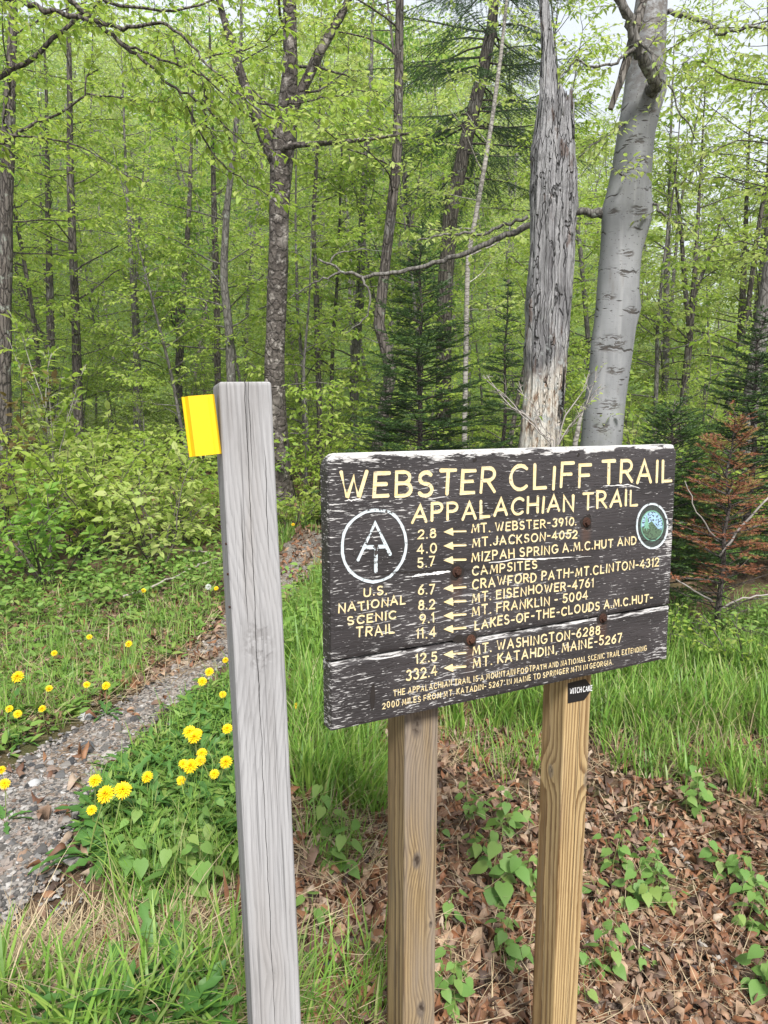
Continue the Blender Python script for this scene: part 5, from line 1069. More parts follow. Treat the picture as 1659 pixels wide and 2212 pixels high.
def woods():
    spots = []
    def ok(x, y, md):
        for (a, b_, m) in spots:
            if (x - a) ** 2 + (y - b_) ** 2 < (min(md, abs(m))) ** 2: return False
        # keep the trail's own corridor and the measured trunks clear
        if y < 12.5 and -2.6 < x < 1.2: return False
        return True
    tries = 0
    while len(spots) < 215 and tries < 40000:
        tries += 1; y = 11.5 + 44 * rb.random() ** 1.25; x = rb.uniform(-.72, .74) * y + rb.normal() * .3
        if x > .28 * y and y > 26 and rb.random() < .35: continue       # the slope opens towards the sky there
        md = .9 + .03 * y
        if not ok(x, y, md): continue
        spots.append((x, y, md))
    for k in range(46):
        y = rb.uniform(9.2, 17); x = rb.uniform(-.62, .66) * y
        if not ok(x, y, .5) or (-.02 * y < x < .12 * y and y < 11): continue
        spots.append((x, y, -.5))
    for (x, y, md) in spots:
        low = md < 0; far = y > 26; right = x > .18 * y
        pr = rb.random()
        kind = (3 if pr < .38 else 0 if pr < .68 else 4 if pr < .73 else 2 if pr < .86 else 1) if not far else (1 if pr < .3 else 2 if pr < .62 else 0)
        if right and kind == 1: kind = 2
        if low: kind = 3
        c = [p for p in PR if p[0] == kind]; p = c[rb.integers(len(c))][1]; s = rb.uniform(.8, 1.25) * (1.15 if far and not right else 1.0) * (.92 if right else 1) * (.42 if low else 1)
        loc = (x, y, float(H(x, y)))
        if p.name not in used:
            used.add(p.name); p.location = loc; p.rotation_euler = (0, 0, rb.uniform(0, 6.28)); p.scale = (s, s, s)
        else: copy_tree(p, loc, rb.uniform(0, 6.28), s, tilt=(rb.normal() * .07, rb.normal() * .07))
woods()
# far slope: one mass of leaves hung through the height of the canopy, with its stems
def far_woods():
    r = np.random.default_rng(310); b = MB(); n = 7000; y = r.uniform(50, 96, n); x = r.uniform(-.80, .80, n) * y; keep = ~((x > .10 * y) & (r.random(n) < sstep(.10, .40, x / y) * .72)); x, y = x[keep], y[keep]
    z0 = H(x, y); hh = r.uniform(.5, 13, len(x)) * np.where(x > .16 * y, .62, 1.0); m = 22; cx = np.repeat(x, m) + r.normal(size=len(x) * m) * 1.0; cy = np.repeat(y, m) + r.normal(size=len(x) * m) * 1.0; cz = np.repeat(z0 + hh, m) + r.normal(size=len(x) * m) * .45
    d = r.normal(size=(len(cx), 3)); d[:, 2] *= .4; u = np.array([0, 0, 1.0]) + r.normal(size=(len(cx), 3)) * .5; rleaves(b, np.stack([cx, cy, cz], -1), d, u, r.uniform(.22, .42, len(cx)), .6)
    tag(b.build('distant_woods', M['leaf_yellow']), 'hazy mass of spring green woods covering the far slope', 'woods', kind='stuff')
far_woods()

# ------------------------------------------------------------------ shrubs at the wood's edge
def shrub(seed, name, label, base, hh, spread, nst, leaf, lm, bark='twig', step=.055, tw=7, tl=.34, extra=None, wr=.62, maple=False):
    rng = np.random.default_rng(seed); root = thing(name, label, 'shrub', base); w_, lf = MB(), Leafer()
    for k in range(nst):
        a = rng.uniform(0, 6.28); o = np.array([math.cos(a), math.sin(a), 0]) * .06; d = np.array([math.cos(a) * spread / hh * rng.uniform(.3, 1.1), math.sin(a) * spread / hh * rng.uniform(.3, 1.1), 1.0])
        L = hh * rng.uniform(.7, 1.15); P = grow(rng, o - [0, 0, .04], d / np.linalg.norm(d), L, 8, .12, -.02); w_.tube(P, np.linspace(.009, .003, 9), 5, cap=False); spray(rng, w_, lf, P, .006, tw, tl, leaf, step, .35, side_up=.12)
    w_.build('stem', M[bark], root); b = MB(); lf.put(b, wr, small=False); b.build('crown', M[lm], root); return root
def gb(px, py): return hit(px, py)[0]
def gY(px, Y): p = at(px, 1106, Y); return np.array([p[0], p[1], float(H(p[0], p[1]))])
shrub(401, 'leafy_shrub', 'bright green shrub with drooping leaves nearest the photo edge, beneath the thick trunk', gY(20, 6.2), 1.25, .55, 9, .085, 'leaf')
s2 = shrub(402, 'hobblebush', 'broad leaved shrub carrying two flat white flower heads by the path bank', gY(95, 5.6), .72, .5, 9, .085, 'leaf_deep')
shrub(403, 'leafy_shrub', 'large leafy shrub reaching out towards the grey post above the path bank', gY(225, 6.6), 1.15, .75, 12, .085, 'leaf')
shrub(404, 'leafy_shrub', 'yellow green shrub behind the dandelion bank, below the yellow marker', gY(370, 7.4), 1.0, .65, 10, .08, 'leaf')
shrub(405, 'leafy_shrub', 'shrub of long bright sprays at the birch foot beyond the path', gY(690, 10.2), 1.5, .8, 10, .085, 'leaf')
shrub(406, 'leafy_shrub', 'bronze green young maple shrub by the thick edge trunk', gY(-10, 7.6), 1.7, .5, 8, .085, 'leaf_red')
shrub(407, 'leafy_shrub', 'deep green shrub just left of the birch, behind the grey post', gY(530, 9.0), .9, .7, 9, .08, 'leaf_deep')
shrub(408, 'leafy_shrub', 'tall thin shrub with pointed maple leaves on a pale stem, near the slim dark trunk', gY(140, 7.8), 2.2, .45, 7, .09, 'leaf', 'twig_pale', tl=.45)
shrub(409, 'leafy_shrub', 'small bright shrub below the dying fir, beside the sign edge', gY(1480, 5.2), .42, .25, 8, .04, 'leaf', tl=.18, step=.035)
shrub(410, 'leafy_shrub', 'bright low shrub in the tall grass near the photo edge, past the dying fir', gY(1640, 4.9), .55, .35, 8, .04, 'leaf', tl=.2, step=.035)
shrub(411, 'leafy_shrub', 'light green maple seedling shrub between the snag and the beech', gY(1245, 7.0), 1.7, .35, 7, .07, 'leaf_yellow')
shrub(412, 'leafy_shrub', 'tall bright shrub rising beyond the beech and low fir', gY(1450, 8.2), 2.3, .8, 11, .085, 'leaf')
shrub(413, 'leafy_shrub', 'low spreading shrub beside the far end of the path, right of the grey post', gY(640, 8.4), .5, .45, 7, .08, 'leaf')
shrub(414, 'leafy_shrub', 'airy shrub under the firs behind the sign', gY(960, 9.5), 1.9, .9, 12, .085, 'leaf')
shrub(415, 'leafy_shrub', 'light airy sapling shrub between the hobblebush and the grey post', gY(335, 6.1), .95, .6, 8, .085, 'leaf_yellow', tl=.42)
shrub(416, 'leafy_shrub', 'tall airy bright shrub standing behind the hobblebush', gY(150, 6.7), 1.35, .6, 9, .09, 'leaf_yellow', tl=.45)
def white_heads():
    rng = np.random.default_rng(420)
    for px, py in ((32, 1304), (117, 1288)):
        p = at(px, py, 5.35); b = MB(); n = 34; a = rng.uniform(0, 6.28, n); r = .045 * np.sqrt(rng.random(n)); c = np.stack([r * np.cos(a), r * np.sin(a) , .012 * rng.random(n)], -1); L = p - np.array(s2.location)
        for k in range(5):
            t = a + k * 1.2566; d = np.stack([np.cos(t), np.sin(t), np.full(n, .25)], -1); leaves(b, c + L, d, np.tile([0, -.5, 1.0], (n, 1)) + rng.normal(size=(n, 3)) * .2, .011, .8, .1, .1)
        b.build('flower_head', M['white_petal'], s2)
        st = MB(); st.tube([np.array([L[0] * .6, L[1] * .6, .3]), L * [.9, .9, 1] - [0, 0, .1], L], [.004, .003, .002], 5); st.build('flower_stalk', M['stem'], s2)
white_heads()

# ------------------------------------------------------------------ ground cover
rg = np.random.default_rng(500)
def not_path(P2, poly=None):
    """drop points that fall on the trail"""
    pl = hit([a for a, b in PATH_POLY], [b for a, b in PATH_POLY])[:, :2]; return ~inpoly(P2[:, 0], P2[:, 1], pl)
def gravel():
    r = np.random.default_rng(501); P = scatter(r, PATH_POLY[:8] + PATH_POLY[-9:] if False else PATH_POLY, 15000); d = P[:, 1]; P = P[(d < 9)]
    E = scatter(r, [(0, 1640), (400, 1400), (520, 1420), (300, 1700), (230, 1850), (120, 2060), (-60, 2120), (-100, 1800)], 900); P = np.concatenate([P, E])
    n = len(P); t = (1 + 5 ** .5) / 2; iv = nrm(np.array([(-1, t, 0), (1, t, 0), (-1, -t, 0), (1, -t, 0), (0, -1, t), (0, 1, t), (0, -1, -t), (0, 1, -t), (t, 0, -1), (t, 0, 1), (-t, 0, -1), (-t, 0, 1)], float))
    fi = np.array([(0, 11, 5), (0, 5, 1), (0, 1, 7), (0, 7, 10), (0, 10, 11), (1, 5, 9), (5, 11, 4), (11, 10, 2), (10, 7, 6), (7, 1, 8), (3, 9, 4), (3, 4, 2), (3, 2, 6), (3, 6, 8), (3, 8, 9), (4, 9, 5), (2, 4, 11), (6, 2, 10), (8, 6, 7), (9, 8, 1)])
    sz = (.003 + .008 * r.random(n) ** 2.4) * np.where(r.random(n) < .035, 2.4, 1.0); a = r.uniform(0, 6.28, n); V = iv[None] * (1 + .28 * r.normal(size=(n, 12, 1))) * sz[:, None, None] * np.stack([r.uniform(.8, 1.6, n), r.uniform(.7, 1.1, n), r.uniform(.4, .8, n)], -1)[:, None]
    x = V[..., 0] * np.cos(a)[:, None] - V[..., 1] * np.sin(a)[:, None]; y = V[..., 0] * np.sin(a)[:, None] + V[..., 1] * np.cos(a)[:, None]; V = np.stack([x, y, V[..., 2]], -1) + P[:, None] + np.array([0, 0, .010]) + (sz * .15)[:, None, None] * [0, 0, 1]
    b = MB(); b.add(V.reshape(-1, 3), (np.arange(n)[:, None, None] * 12 + fi[None]).reshape(-1, 3)); tm = NT('gravel_stone'); f = tm.island(); p = tm.obj(); nn = tm.noise(p, 160, 3)
    c = tm.ramp(f, [(0, (.035, .035, .038, 1)), (.25, (.09, .085, .08, 1)), (.42, (.18, .165, .15, 1)), (.6, (.25, .235, .22, 1)), (.75, (.17, .115, .085, 1)), (.9, (.36, .345, .33, 1)), (1, (.05, .05, .052, 1))]); c = tm.mix(tm.math('MULTIPLY', tm.step(nn, .5, .7), .4), c, (.10, .09, .08, 1))
    tag(b.build('gravel', tm.finish(c, .85, tm.bump(nn, .4, .002), .25)), 'loose grey and tan gravel spread along the trail', 'gravel', kind='stuff')
gravel()
def litter():
    r = np.random.default_rng(502)
    P = np.concatenate([scatter(r, [(600, 1600), (820, 1560), (1660, 1640), (1760, 2300), (560, 2300), (590, 1900)], 10000), scatter(r, [(560, 1950), (560, 2260), (-60, 2260), (100, 2070), (420, 1960)], 1100), scatter(r, [(-60, 1330), (480, 1180), (480, 1420), (-60, 1640)], 2200), scatter(r, [(-80, 935), (1740, 935), (1740, 1130), (-80, 1180)], 5200), scatter(r, [(600, 1380), (1740, 1380), (1740, 1640), (600, 1640)], 1500), scatter(r, [(1740, 1480), (2900, 1480), (3100, 2300), (1760, 2300)], 6500), scatter(r, [(-60, 1330), (-60, 1660), (-420, 1860), (-900, 2100), (-1500, 1700), (-1500, 1330)], 2600), scatter(r, [(0, 1600), (520, 1320), (560, 1500), (100, 2060)], 120), scatter(r, [(590, 1225), (650, 1150), (740, 1165), (640, 1300), (560, 1390), (500, 1420)], 420)])
    n = len(P); ln = (.020 + .056 * r.random(n) ** .8) * np.where(P[:, 1] > 8, 1.8, 1); wd = ln * r.uniform(.30, .56, n); a = r.uniform(0, 6.28, n); tl, rl = r.normal(size=n) * .40, r.normal(size=n) * .6; cu = r.normal(size=n) * 1.7; cw = r.normal(size=n) * 2.4
    pr = [(0, .0), (.14, .55), (.38, 1.0), (.65, .85), (.86, .45), (1.0, .0)]; V = []
    for (f, w_) in pr:
        for sg in (-1, 0, 1):
            X = (f - .5) * ln; Yv = sg * wd * .5 * w_; Z = cu * (f - .5) ** 2 * ln + cw * (abs(sg) * w_) ** 2 * wd * .4 * .6; y2 = Yv * np.cos(rl) - Z * np.sin(rl); z2 = Yv * np.sin(rl) + Z * np.cos(rl); x2 = X * np.cos(tl) - z2 * np.sin(tl); z3 = X * np.sin(tl) + z2 * np.cos(tl)
            V.append(np.stack([x2 * np.cos(a) - y2 * np.sin(a), x2 * np.sin(a) + y2 * np.cos(a), z3], -1))
    V = np.stack(V, 1) + P[:, None]; low = V[..., 2].min(1) - P[:, 2]; V[..., 2] += (-low + r.uniform(.001, .028, n) ** 1.0)[:, None] * .75
    q = [(i * 3 + s, i * 3 + 3 + s, i * 3 + 4 + s, i * 3 + 1 + s) for i in range(5) for s in (0, 1)]; b = MB(); b.add(V.reshape(-1, 3), (np.arange(n)[:, None, None] * 18 + np.array(q)[None]).reshape(-1, 4))
    tag(b.build('leaf_litter', M['litter'], smooth=True), 'thick layer of curled brown fallen leaves over the forest ground', 'leaf litter', kind='stuff')
    # dry straw lying about
    S = np.concatenate([scatter(r, [(560, 1560), (1660, 1560), (1740, 2280), (540, 2280)], 2600), scatter(r, [(-60, 2060), (520, 1960), (560, 2280), (-60, 2280)], 4200), scatter(r, [(900, 1480), (1740, 1480), (1740, 1720), (900, 1660)], 1600), scatter(r, [(600, 1480), (830, 1480), (830, 1900), (620, 1900)], 900), scatter(r, [(-60, 1350), (470, 1250), (440, 1450), (-60, 1640)], 2600)])
    S = np.concatenate([S, scatter(r, [(1740, 1480), (2900, 1480), (3100, 2300), (1760, 2300)], 2200), scatter(r, [(-60, 1330), (-60, 1660), (-900, 2100), (-1500, 1700), (-1500, 1330)], 2600)])
    S[:, 2] += r.uniform(.002, .035, len(S)); m = len(S); b = MB(); blades(b, S, r.uniform(0, 6.28, m), r.uniform(.05, .24, m), r.uniform(.0016, .0036, m), r.uniform(1.15, 1.6, m), r.normal(size=m) * .5, 3)
    tag(b.build('dry_straw', M['straw']), 'flattened pale dead grass stalks lying over the ground', 'dry grass', kind='stuff')
litter()
def grass():
    r = np.random.default_rng(503); b = MB()
    def patch(poly, n, l0, l1, w0, w1, lean=.18, curl=.7, clump=0, path_ok=False):
        if clump: C = scatter(r, poly, max(3, n // clump)); k = r.integers(0, len(C), n); P = C[k] + r.normal(size=(n, 3)) * [.035, .035, 0]; P[:, 2] = H(P[:, 0], P[:, 1])
        else: P = scatter(r, poly, n)
        if not path_ok: P = P[not_path(P)]
        m = len(P); P[:, 2] -= .006; blades(b, P, r.uniform(0, 6.28, m), r.uniform(l0, l1, m), r.uniform(w0, w1, m), np.abs(r.normal(size=m)) * lean, r.uniform(.1, 1.0, m) * curl * 1.5)
    patch([(620, 1500), (900, 1470), (1740, 1440), (1760, 1600), (1300, 1600), (900, 1570), (640, 1660)], 5600, .18, .42, .007, .0145, .22, 1.0, 22)
    patch([(620, 1340), (1740, 1330), (1740, 1500), (620, 1500)], 4600, .16, .40, .008, .015, .2, .9, 14)
    patch([(620, 1420), (700, 1420), (830, 1600), (830, 1780), (640, 1760)], 1700, .16, .36, .006, .011, .25, 1.0, 18)
    patch([(1280, 1600), (1740, 1590), (1740, 1760), (1500, 1700), (1290, 1680)], 760, .12, .30, .006, .0115, .3, 1.0, 12)
    patch([(940, 1560), (1170, 1560), (1170, 1700), (1000, 1690)], 420, .10, .26, .004, .007, .3, 1.0, 14)
    patch([(-80, 2170), (200, 2140), (530, 2090), (560, 2290), (-80, 2290)], 620, .10, .27, .006, .0125, .40, 1.1, 16)
    patch([(240, 1930), (420, 1890), (520, 1960), (520, 2120), (280, 2080)], 380, .08, .26, .0025, .006, .45, 1.0, 26)
    patch([(600, 2120), (830, 2120), (850, 2280), (600, 2280)], 330, .10, .28, .004, .0075, .3, 1.1, 14)
    patch([(640, 1780), (760, 1760), (820, 1880), (660, 1920)], 160, .1, .24, .004, .007, .3, 1.0, 10)
    patch([(-80, 1300), (480, 1190), (500, 1330), (390, 1420), (160, 1560), (-80, 1660)], 3900, .06, .24, .003, .006, .35, 1.1, 14)
    patch([(205, 1760), (290, 1660), (425, 1510), (520, 1450), (540, 1700), (530, 1900), (265, 1900)], 2300, .06, .22, .003, .0055, .35, 1.0, 16)
    patch([(540, 1120), (700, 1090), (730, 1160), (640, 1230), (560, 1240)], 2600, .06, .18, .007, .011, .3, 1.0, 10); patch([(600, 1280), (740, 1180), (800, 1240), (800, 1340), (620, 1440)], 2400, .08, .26, .005, .009, .3, 1.0, 12)
    patch([(1740, 1330), (2900, 1330), (2900, 1590), (1740, 1600)], 7000, .16, .42, .005, .0105, .22, 1.0, 20); patch([(-80, 1300), (-80, 1660), (-900, 2150), (-1500, 1700), (-1500, 1250)], 6500, .05, .20, .003, .007, .35, 1.1, 14); patch([(-80, 2170), (-80, 2290), (-700, 2700), (-900, 2400)], 900, .10, .27, .006, .0125, .4, 1.1, 16)
    tag(b.build('grass', M['grass']), 'fresh green grass blades around the posts and along the trail', 'grass', kind='stuff')
    # long sere stalks among them
    S = np.concatenate([scatter(r, [(1280, 1500), (1740, 1480), (1740, 1660), (1300, 1640)], 420), scatter(r, [(620, 1480), (840, 1480), (840, 1700), (650, 1700)], 160), scatter(r, [(-40, 2100), (520, 2020), (540, 2280), (-40, 2280)], 70)]); m = len(S); b = MB(); blades(b, S, r.uniform(0, 6.28, m), r.uniform(.15, .42, m), r.uniform(.002, .004, m), np.abs(r.normal(size=m)) * .4, r.uniform(.2, 1.9, m))
    tag(b.build('sere_grass', M['straw']), 'tall bleached grass stalks bending among the green blades', 'dry grass', kind='stuff')
grass()
def weeds():
    r = np.random.default_rng(504); b = MB()
    def tuft(P, k, l0, l1, hh, up=.5, wr=.45):
        n = len(P); q = np.repeat(P, k, 0); m = len(q); q = q + r.normal(size=(m, 3)) * [.035, .035, 0]; q[:, 2] += r.random(m) * hh; a = r.uniform(0, 6.28, m); d = np.stack([np.cos(a), np.sin(a), r.normal(size=m) * .3 + up], -1); leaves(b, q, d, np.array([0, 0, 1.0]) + r.normal(size=(m, 3)) * .35, r.uniform(l0, l1, m), wr, .15, .3)
    P = scatter(r, [(-80, 1300), (480, 1190), (510, 1330), (390, 1420), (160, 1560), (-80, 1660)], 900); P = P[not_path(P)]; tuft(P[:430], 8, .03, .075, .06); 
    P = scatter(r, [(-80, 1240), (480, 1130), (490, 1290), (-80, 1400)], 260); P = P[not_path(P)]; tuft(P, 9, .03, .07, .22, .25, .6)
    P = scatter(r, [(-80, 1200), (-80, 1640), (-900, 2100), (-1500, 1700), (-1500, 1180)], 900); tuft(P, 8, .03, .07, .14, .35, .5)
    P = scatter(r, [(1740, 1330), (2900, 1330), (2900, 1480), (1740, 1480)], 600); tuft(P, 9, .025, .06, .32, .4, .6)
    P = scatter(r, [(205, 1790), (290, 1670), (425, 1520), (520, 1460), (540, 1700), (530, 1880), (265, 1880)], 360); P = P[not_path(P)]; tuft(P, 12, .03, .07, .10, .6, .3)
    P = scatter(r, [(-80, 2160), (300, 2120), (530, 2100), (560, 2290), (-80, 2290)], 130); tuft(P, 9, .03, .07, .05, .4, .35)
    P = scatter(r, [(620, 1300), (1740, 1330), (1740, 1450), (620, 1480)], 800); tuft(P, 9, .025, .06, .32, .4, .6)
    tag(b.build('weeds', M['weed']), 'low mixed broad leaved weeds covering the banks', 'weeds', kind='stuff')
    b = MB(); n = 20000; y = 7.5 + 44 * r.random(n) ** 1.3; x = r.uniform(-.70, .72, n) * y; P = np.stack([x, y, H(x, y)], -1); P = P[~((y < 10.5) & (x > -1.5) & (x < 1.0) & (y < 9.2 + 0 * x))]; P = P[not_path(P)]; m = len(P); k = 5; q = np.repeat(P, k, 0) + r.normal(size=(m * k, 3)) * [.12, .12, 0]; q[:, 2] += np.repeat(r.random(m) ** 1.6, k) * 1.0 + .05; a = r.uniform(0, 6.28, m * k); rleaves(b, q, np.stack([np.cos(a), np.sin(a), r.normal(size=m * k) * .25 - .15], -1), np.array([0, 0, 1.0]) + r.normal(size=(m * k, 3)) * .35, r.uniform(.05, .10, m * k), .62)
    tag(b.build('undergrowth', M['leaf']), 'knee high green seedlings carpeting the forest floor between the trunks', 'undergrowth', kind='stuff')
weeds()

# ------------------------------------------------------------------ dandelions
def dand_head():
    r = np.random.default_rng(600); b = MB()
    for k, (n, ro, el, z) in enumerate(((26, .0225, -.05, 0), (26, .021, .22, .0012), (24, .018, .5, .0025), (20, .014, .8, .0035), (14, .010, 1.15, .0042), (8, .006, 1.4, .0045))):
        a = np.arange(n) * 6.283 / n + k * .17 + r.normal(size=n) * .08; d = np.stack([np.cos(a) * math.cos(el), np.sin(a) * math.cos(el), np.full(n, math.sin(el))], -1); d += r.normal(size=d.shape) * .08
        leaves(b, np.tile([0, 0, z], (n, 1)) + d * .002, d, np.tile([0, 0, 1.0], (n, 1)) + .001, ro * r.uniform(.88, 1.06, n), .30, .1, .12)
    return b
DH = dand_head()
def jag_leaf(b, base, a, L, wd, rise, r):
    n = 9; t = np.linspace(0, 1, n); th = rise + np.linspace(0, -1.1, n); hx = np.concatenate([[0], np.cumsum(np.cos(th[:-1]) * L / (n - 1))]); hz = np.concatenate([[0], np.cumsum(np.sin(th[:-1]) * L / (n - 1))])
    w_ = wd * np.array([.12, .35, .5, .75, .6, .95, .7, .8, .05]) * np.where(np.arange(n) % 2, 1.0, .45); w_[-2] = wd * .55
    c, s = math.cos(a), math.sin(a); P = np.stack([base[0] + hx * c, base[1] + hx * s, base[2] + hz], -1); S = np.array([-s, c, 0]); tw = r.normal() * .3
    S = S * math.cos(tw) + np.array([0, 0, 1]) * math.sin(tw); v = np.stack([P - S * w_[:, None] + [0, 0, .004], P, P + S * w_[:, None] + [0, 0, .004]], 1).reshape(-1, 3)
    i = np.arange(n - 1)[:, None] * 3; j = np.arange(2)[None]; b.add(v, np.stack([i + j, i + j + 1, i + 3 + j + 1, i + 3 + j], -1).reshape(-1, 4))
HEADXY = {}
def dand_proto(seed, rosette):
    r = np.random.default_rng(seed); root = thing('dandelion', 'x', 'flower', (0, 0, 0), 'dandelions in flower along the trail'); h = .17
    P = grow(r, (0, 0, 0), (.12 * r.normal(), .12 * r.normal(), 1), h, 5, .05); P[-1, 2] = h; b = MB(); b.tube(P, [.0022, .002, .0019, .0019, .002, .0024], 6); b.build('stem', M['stem'], root)
    b = MB(); v = np.concatenate(DH.v); tl = .55 + r.normal() * .1; v = np.stack([v[:, 0], v[:, 1] * math.cos(tl) - v[:, 2] * math.sin(tl), v[:, 1] * math.sin(tl) + v[:, 2] * math.cos(tl)], -1); b.v = [v + P[-1]]; b.f = {k: [np.concatenate(DH.f[k])] if False else list(DH.f[k]) for k in DH.f}; b.n = len(v); b.build('flower_head', M['petal'], root)
    HEADXY[root.name] = P[-1][:2].copy()
    c = MB(); c.tube([P[-1] - [0, 0, .012], P[-1] - [0, -.001, .005], P[-1]], [.003, .0065, .006], 8); c.build('calyx', M['stem'], root)
    if rosette:
        b = MB()
        for k in range(rosette): jag_leaf(b, (0, 0, .004), k * 2.399 + r.normal() * .2, r.uniform(.10, .19), r.uniform(.014, .024), r.uniform(.35, 1.1), r)
        b.build('rosette', M['clump'], root)
    return root
DP = [dand_proto(611, 9), dand_proto(612, 7), dand_proto(613, 0), dand_proto(614, 0)]
DL = [ # px, py of the head, its width in px, stem height, kind, label
 (410, 1581, 30, .24, 2, 'upper flower of the tight cluster of three dandelions beside the grey post'), (420, 1592, 30, .23, 3, 'lower flower of the tight cluster of three dandelions beside the grey post'), (426, 1584, 24, .25, 2, 'flower squeezed into the tight cluster of three dandelions beside the grey post'),
 (491, 1574, 24, .22, 3, 'dandelion standing alone almost touching the grey post at cluster height'), (436, 1627, 24, .22, 2, 'small dandelion just below the tight cluster of three'), (433, 1643, 24, .20, 3, 'dandelion half hidden under the small one below the tight cluster'),
 (412, 1655, 32, .2, 0, 'broad dandelion in the dark leaf clump below the tight cluster'), (396, 1650, 22, .2, 2, 'half opened dandelion at the side of the broad one in the clump'), (488, 1647, 28, .2, 0, 'dandelion facing up beside the grey post, below the lone one'), (463, 1672, 22, .18, 1, 'pale old dandelion between the clump and the grey post'),
 (391, 1686, 20, .16, 1, 'small dandelion low in the dark leaf clump'), (318, 1678, 26, .2, 1, 'dandelion on a slanting stem at the middle of the leaf clump'), (265, 1706, 36, .17, 0, 'largest open dandelion, on the clump edge over the gravel'), (228, 1715, 36, .15, 0, 'large dandelion next to the largest one over the gravel'),
 (205, 1686, 28, .19, 2, 'dandelion leaning farthest over the gravel, above the large pair'), (198, 1750, 11, .1, 3, 'dandelion bud barely open, lowest at the gravel edge'),
 (3, 1664, 14, .2, 3, 'upper of two dandelions cut by the photo edge beside the gravel'), (10, 1693, 24, .18, 1, 'lower of two dandelions by the photo edge beside the gravel'), (38, 1461, 26, .2, 0, 'big dandelion standing tallest on the far bank'), (20, 1531, 15, .14, 2, 'small dandelion on the far bank above the low one'), (38, 1542, 18, .13, 1, 'low dandelion on the far bank facing the path'), (91, 1531, 9, .12, 3, 'tiny dandelion between the far bank pair and the path'),
 (187, 1479, 13, .15, 2, 'small dandelion in the grass at the edge of the far bank'), (229, 1481, 18, .14, 1, 'dandelion nearest the gravel on the far bank'), (106, 1487, 12, .13, 3, 'dandelion at mid bank under the tall one'), (117, 1411, 12, .13, 2, 'dandelion higher up the far bank amid dry grass'), (278, 1391, 16, .16, 1, 'dandelion on the far bank nearest the path bend'), (193, 1376, 8, .12, 3, 'tiny dandelion high on the far bank below the shrubs'),
 (452, 1451, 20, .2, 0, 'upper dandelion in the weeds across the path bend from the bank'), (437, 1472, 20, .18, 0, 'lower dandelion in the weeds across the path bend'), (481, 1500, 14, .16, 1, 'dandelion in the weeds close to the grey post'), (487, 1426, 12, .16, 3, 'dandelion peeking out behind the grey post edge'),
 (310, 1276, 11, .16, 3, 'distant dandelion under the leafy shrubs'), (467, 1271, 10, .16, 2, 'distant dandelion by the fallen branch near the grey post'), (643, 1525, 12, .2, 1, 'dandelion in the tall grass between grey post and sign'), (633, 1133, 8, .16, 2, 'far dandelion in the clearing where the path ends')]
fresh = set()
for k, (px, py, dp, hs, kd, lb) in enumerate(DL):
    p = hit([px], [py], hs)[0]; zc = float((p - CAMP) @ _F); s = max(.75, min(1.5, dp * zc / FPX / .044)); hs2 = .17 * s
    p = hit([px], [py], hs2)[0]; base = (p[0], p[1], float(H(p[0], p[1])) ); r = DP[kd]; rz = [.2, -.4, .5, -.2, .1][k % 5]; hx, hy = HEADXY[DP[kd].name] * s; bx, by = p[0] - hx * math.cos(rz) + hy * math.sin(rz), p[1] - hx * math.sin(rz) - hy * math.cos(rz); base = (bx, by, float(H(bx, by)))
    if kd not in fresh: fresh.add(kd); r.location = base; r.rotation_euler = (0, 0, rz); r.scale = (s, s, s); r['label'] = lb
    else: copy_tree(r, base, rz, s, lb)
# seed heads gone to clock, by the shrubs
for k, (px, py) in enumerate(((450, 1268), (493, 1272))):
    r = np.random.default_rng(640 + k); p = hit([px - 0], [py], .2)[0]; base = np.array([p[0], p[1], float(H(p[0], p[1]))]); t = thing('dandelion_clock', ('round white seed head by the fallen branch', 'white seed head half hidden at the grey post edge')[k], 'flower', base); b = MB(); b.tube([(0, 0, 0), (0, 0, .2)], [.002, .0016], 5); b.build('stem', M['stem'], t); b = MB(); d = nrm(r.normal(size=(160, 3))); rleaves(b, d * .006 + [0, 0, .2], d, r.normal(size=(160, 3)), .016, .2); b.build('seed_head', M['white_petal'], t)
# the thick dark leaf clump the dandelions stand in
def clump():
    r = np.random.default_rng(650); b = MB(); P = scatter(r, [(215, 1790), (275, 1700), (350, 1640), (435, 1560), (520, 1500), (540, 1700), (530, 1850), (310, 1850)], 205); Q = scatter(r, [(60, 2190), (280, 2120), (440, 2110), (470, 2280), (60, 2280)], 34); P = np.concatenate([P[not_path(P)], Q])
    for p in P:
        for k in range(8): jag_leaf(b, p, r.uniform(0, 6.28), r.uniform(.09, .21), r.uniform(.014, .026), r.uniform(.35, 1.35), r)
    tag(b.build('dandelion_leaves', M['clump']), 'thick clump of dark jagged dandelion leaves spilling over the gravel edge', 'leaves', kind='stuff')
clump()

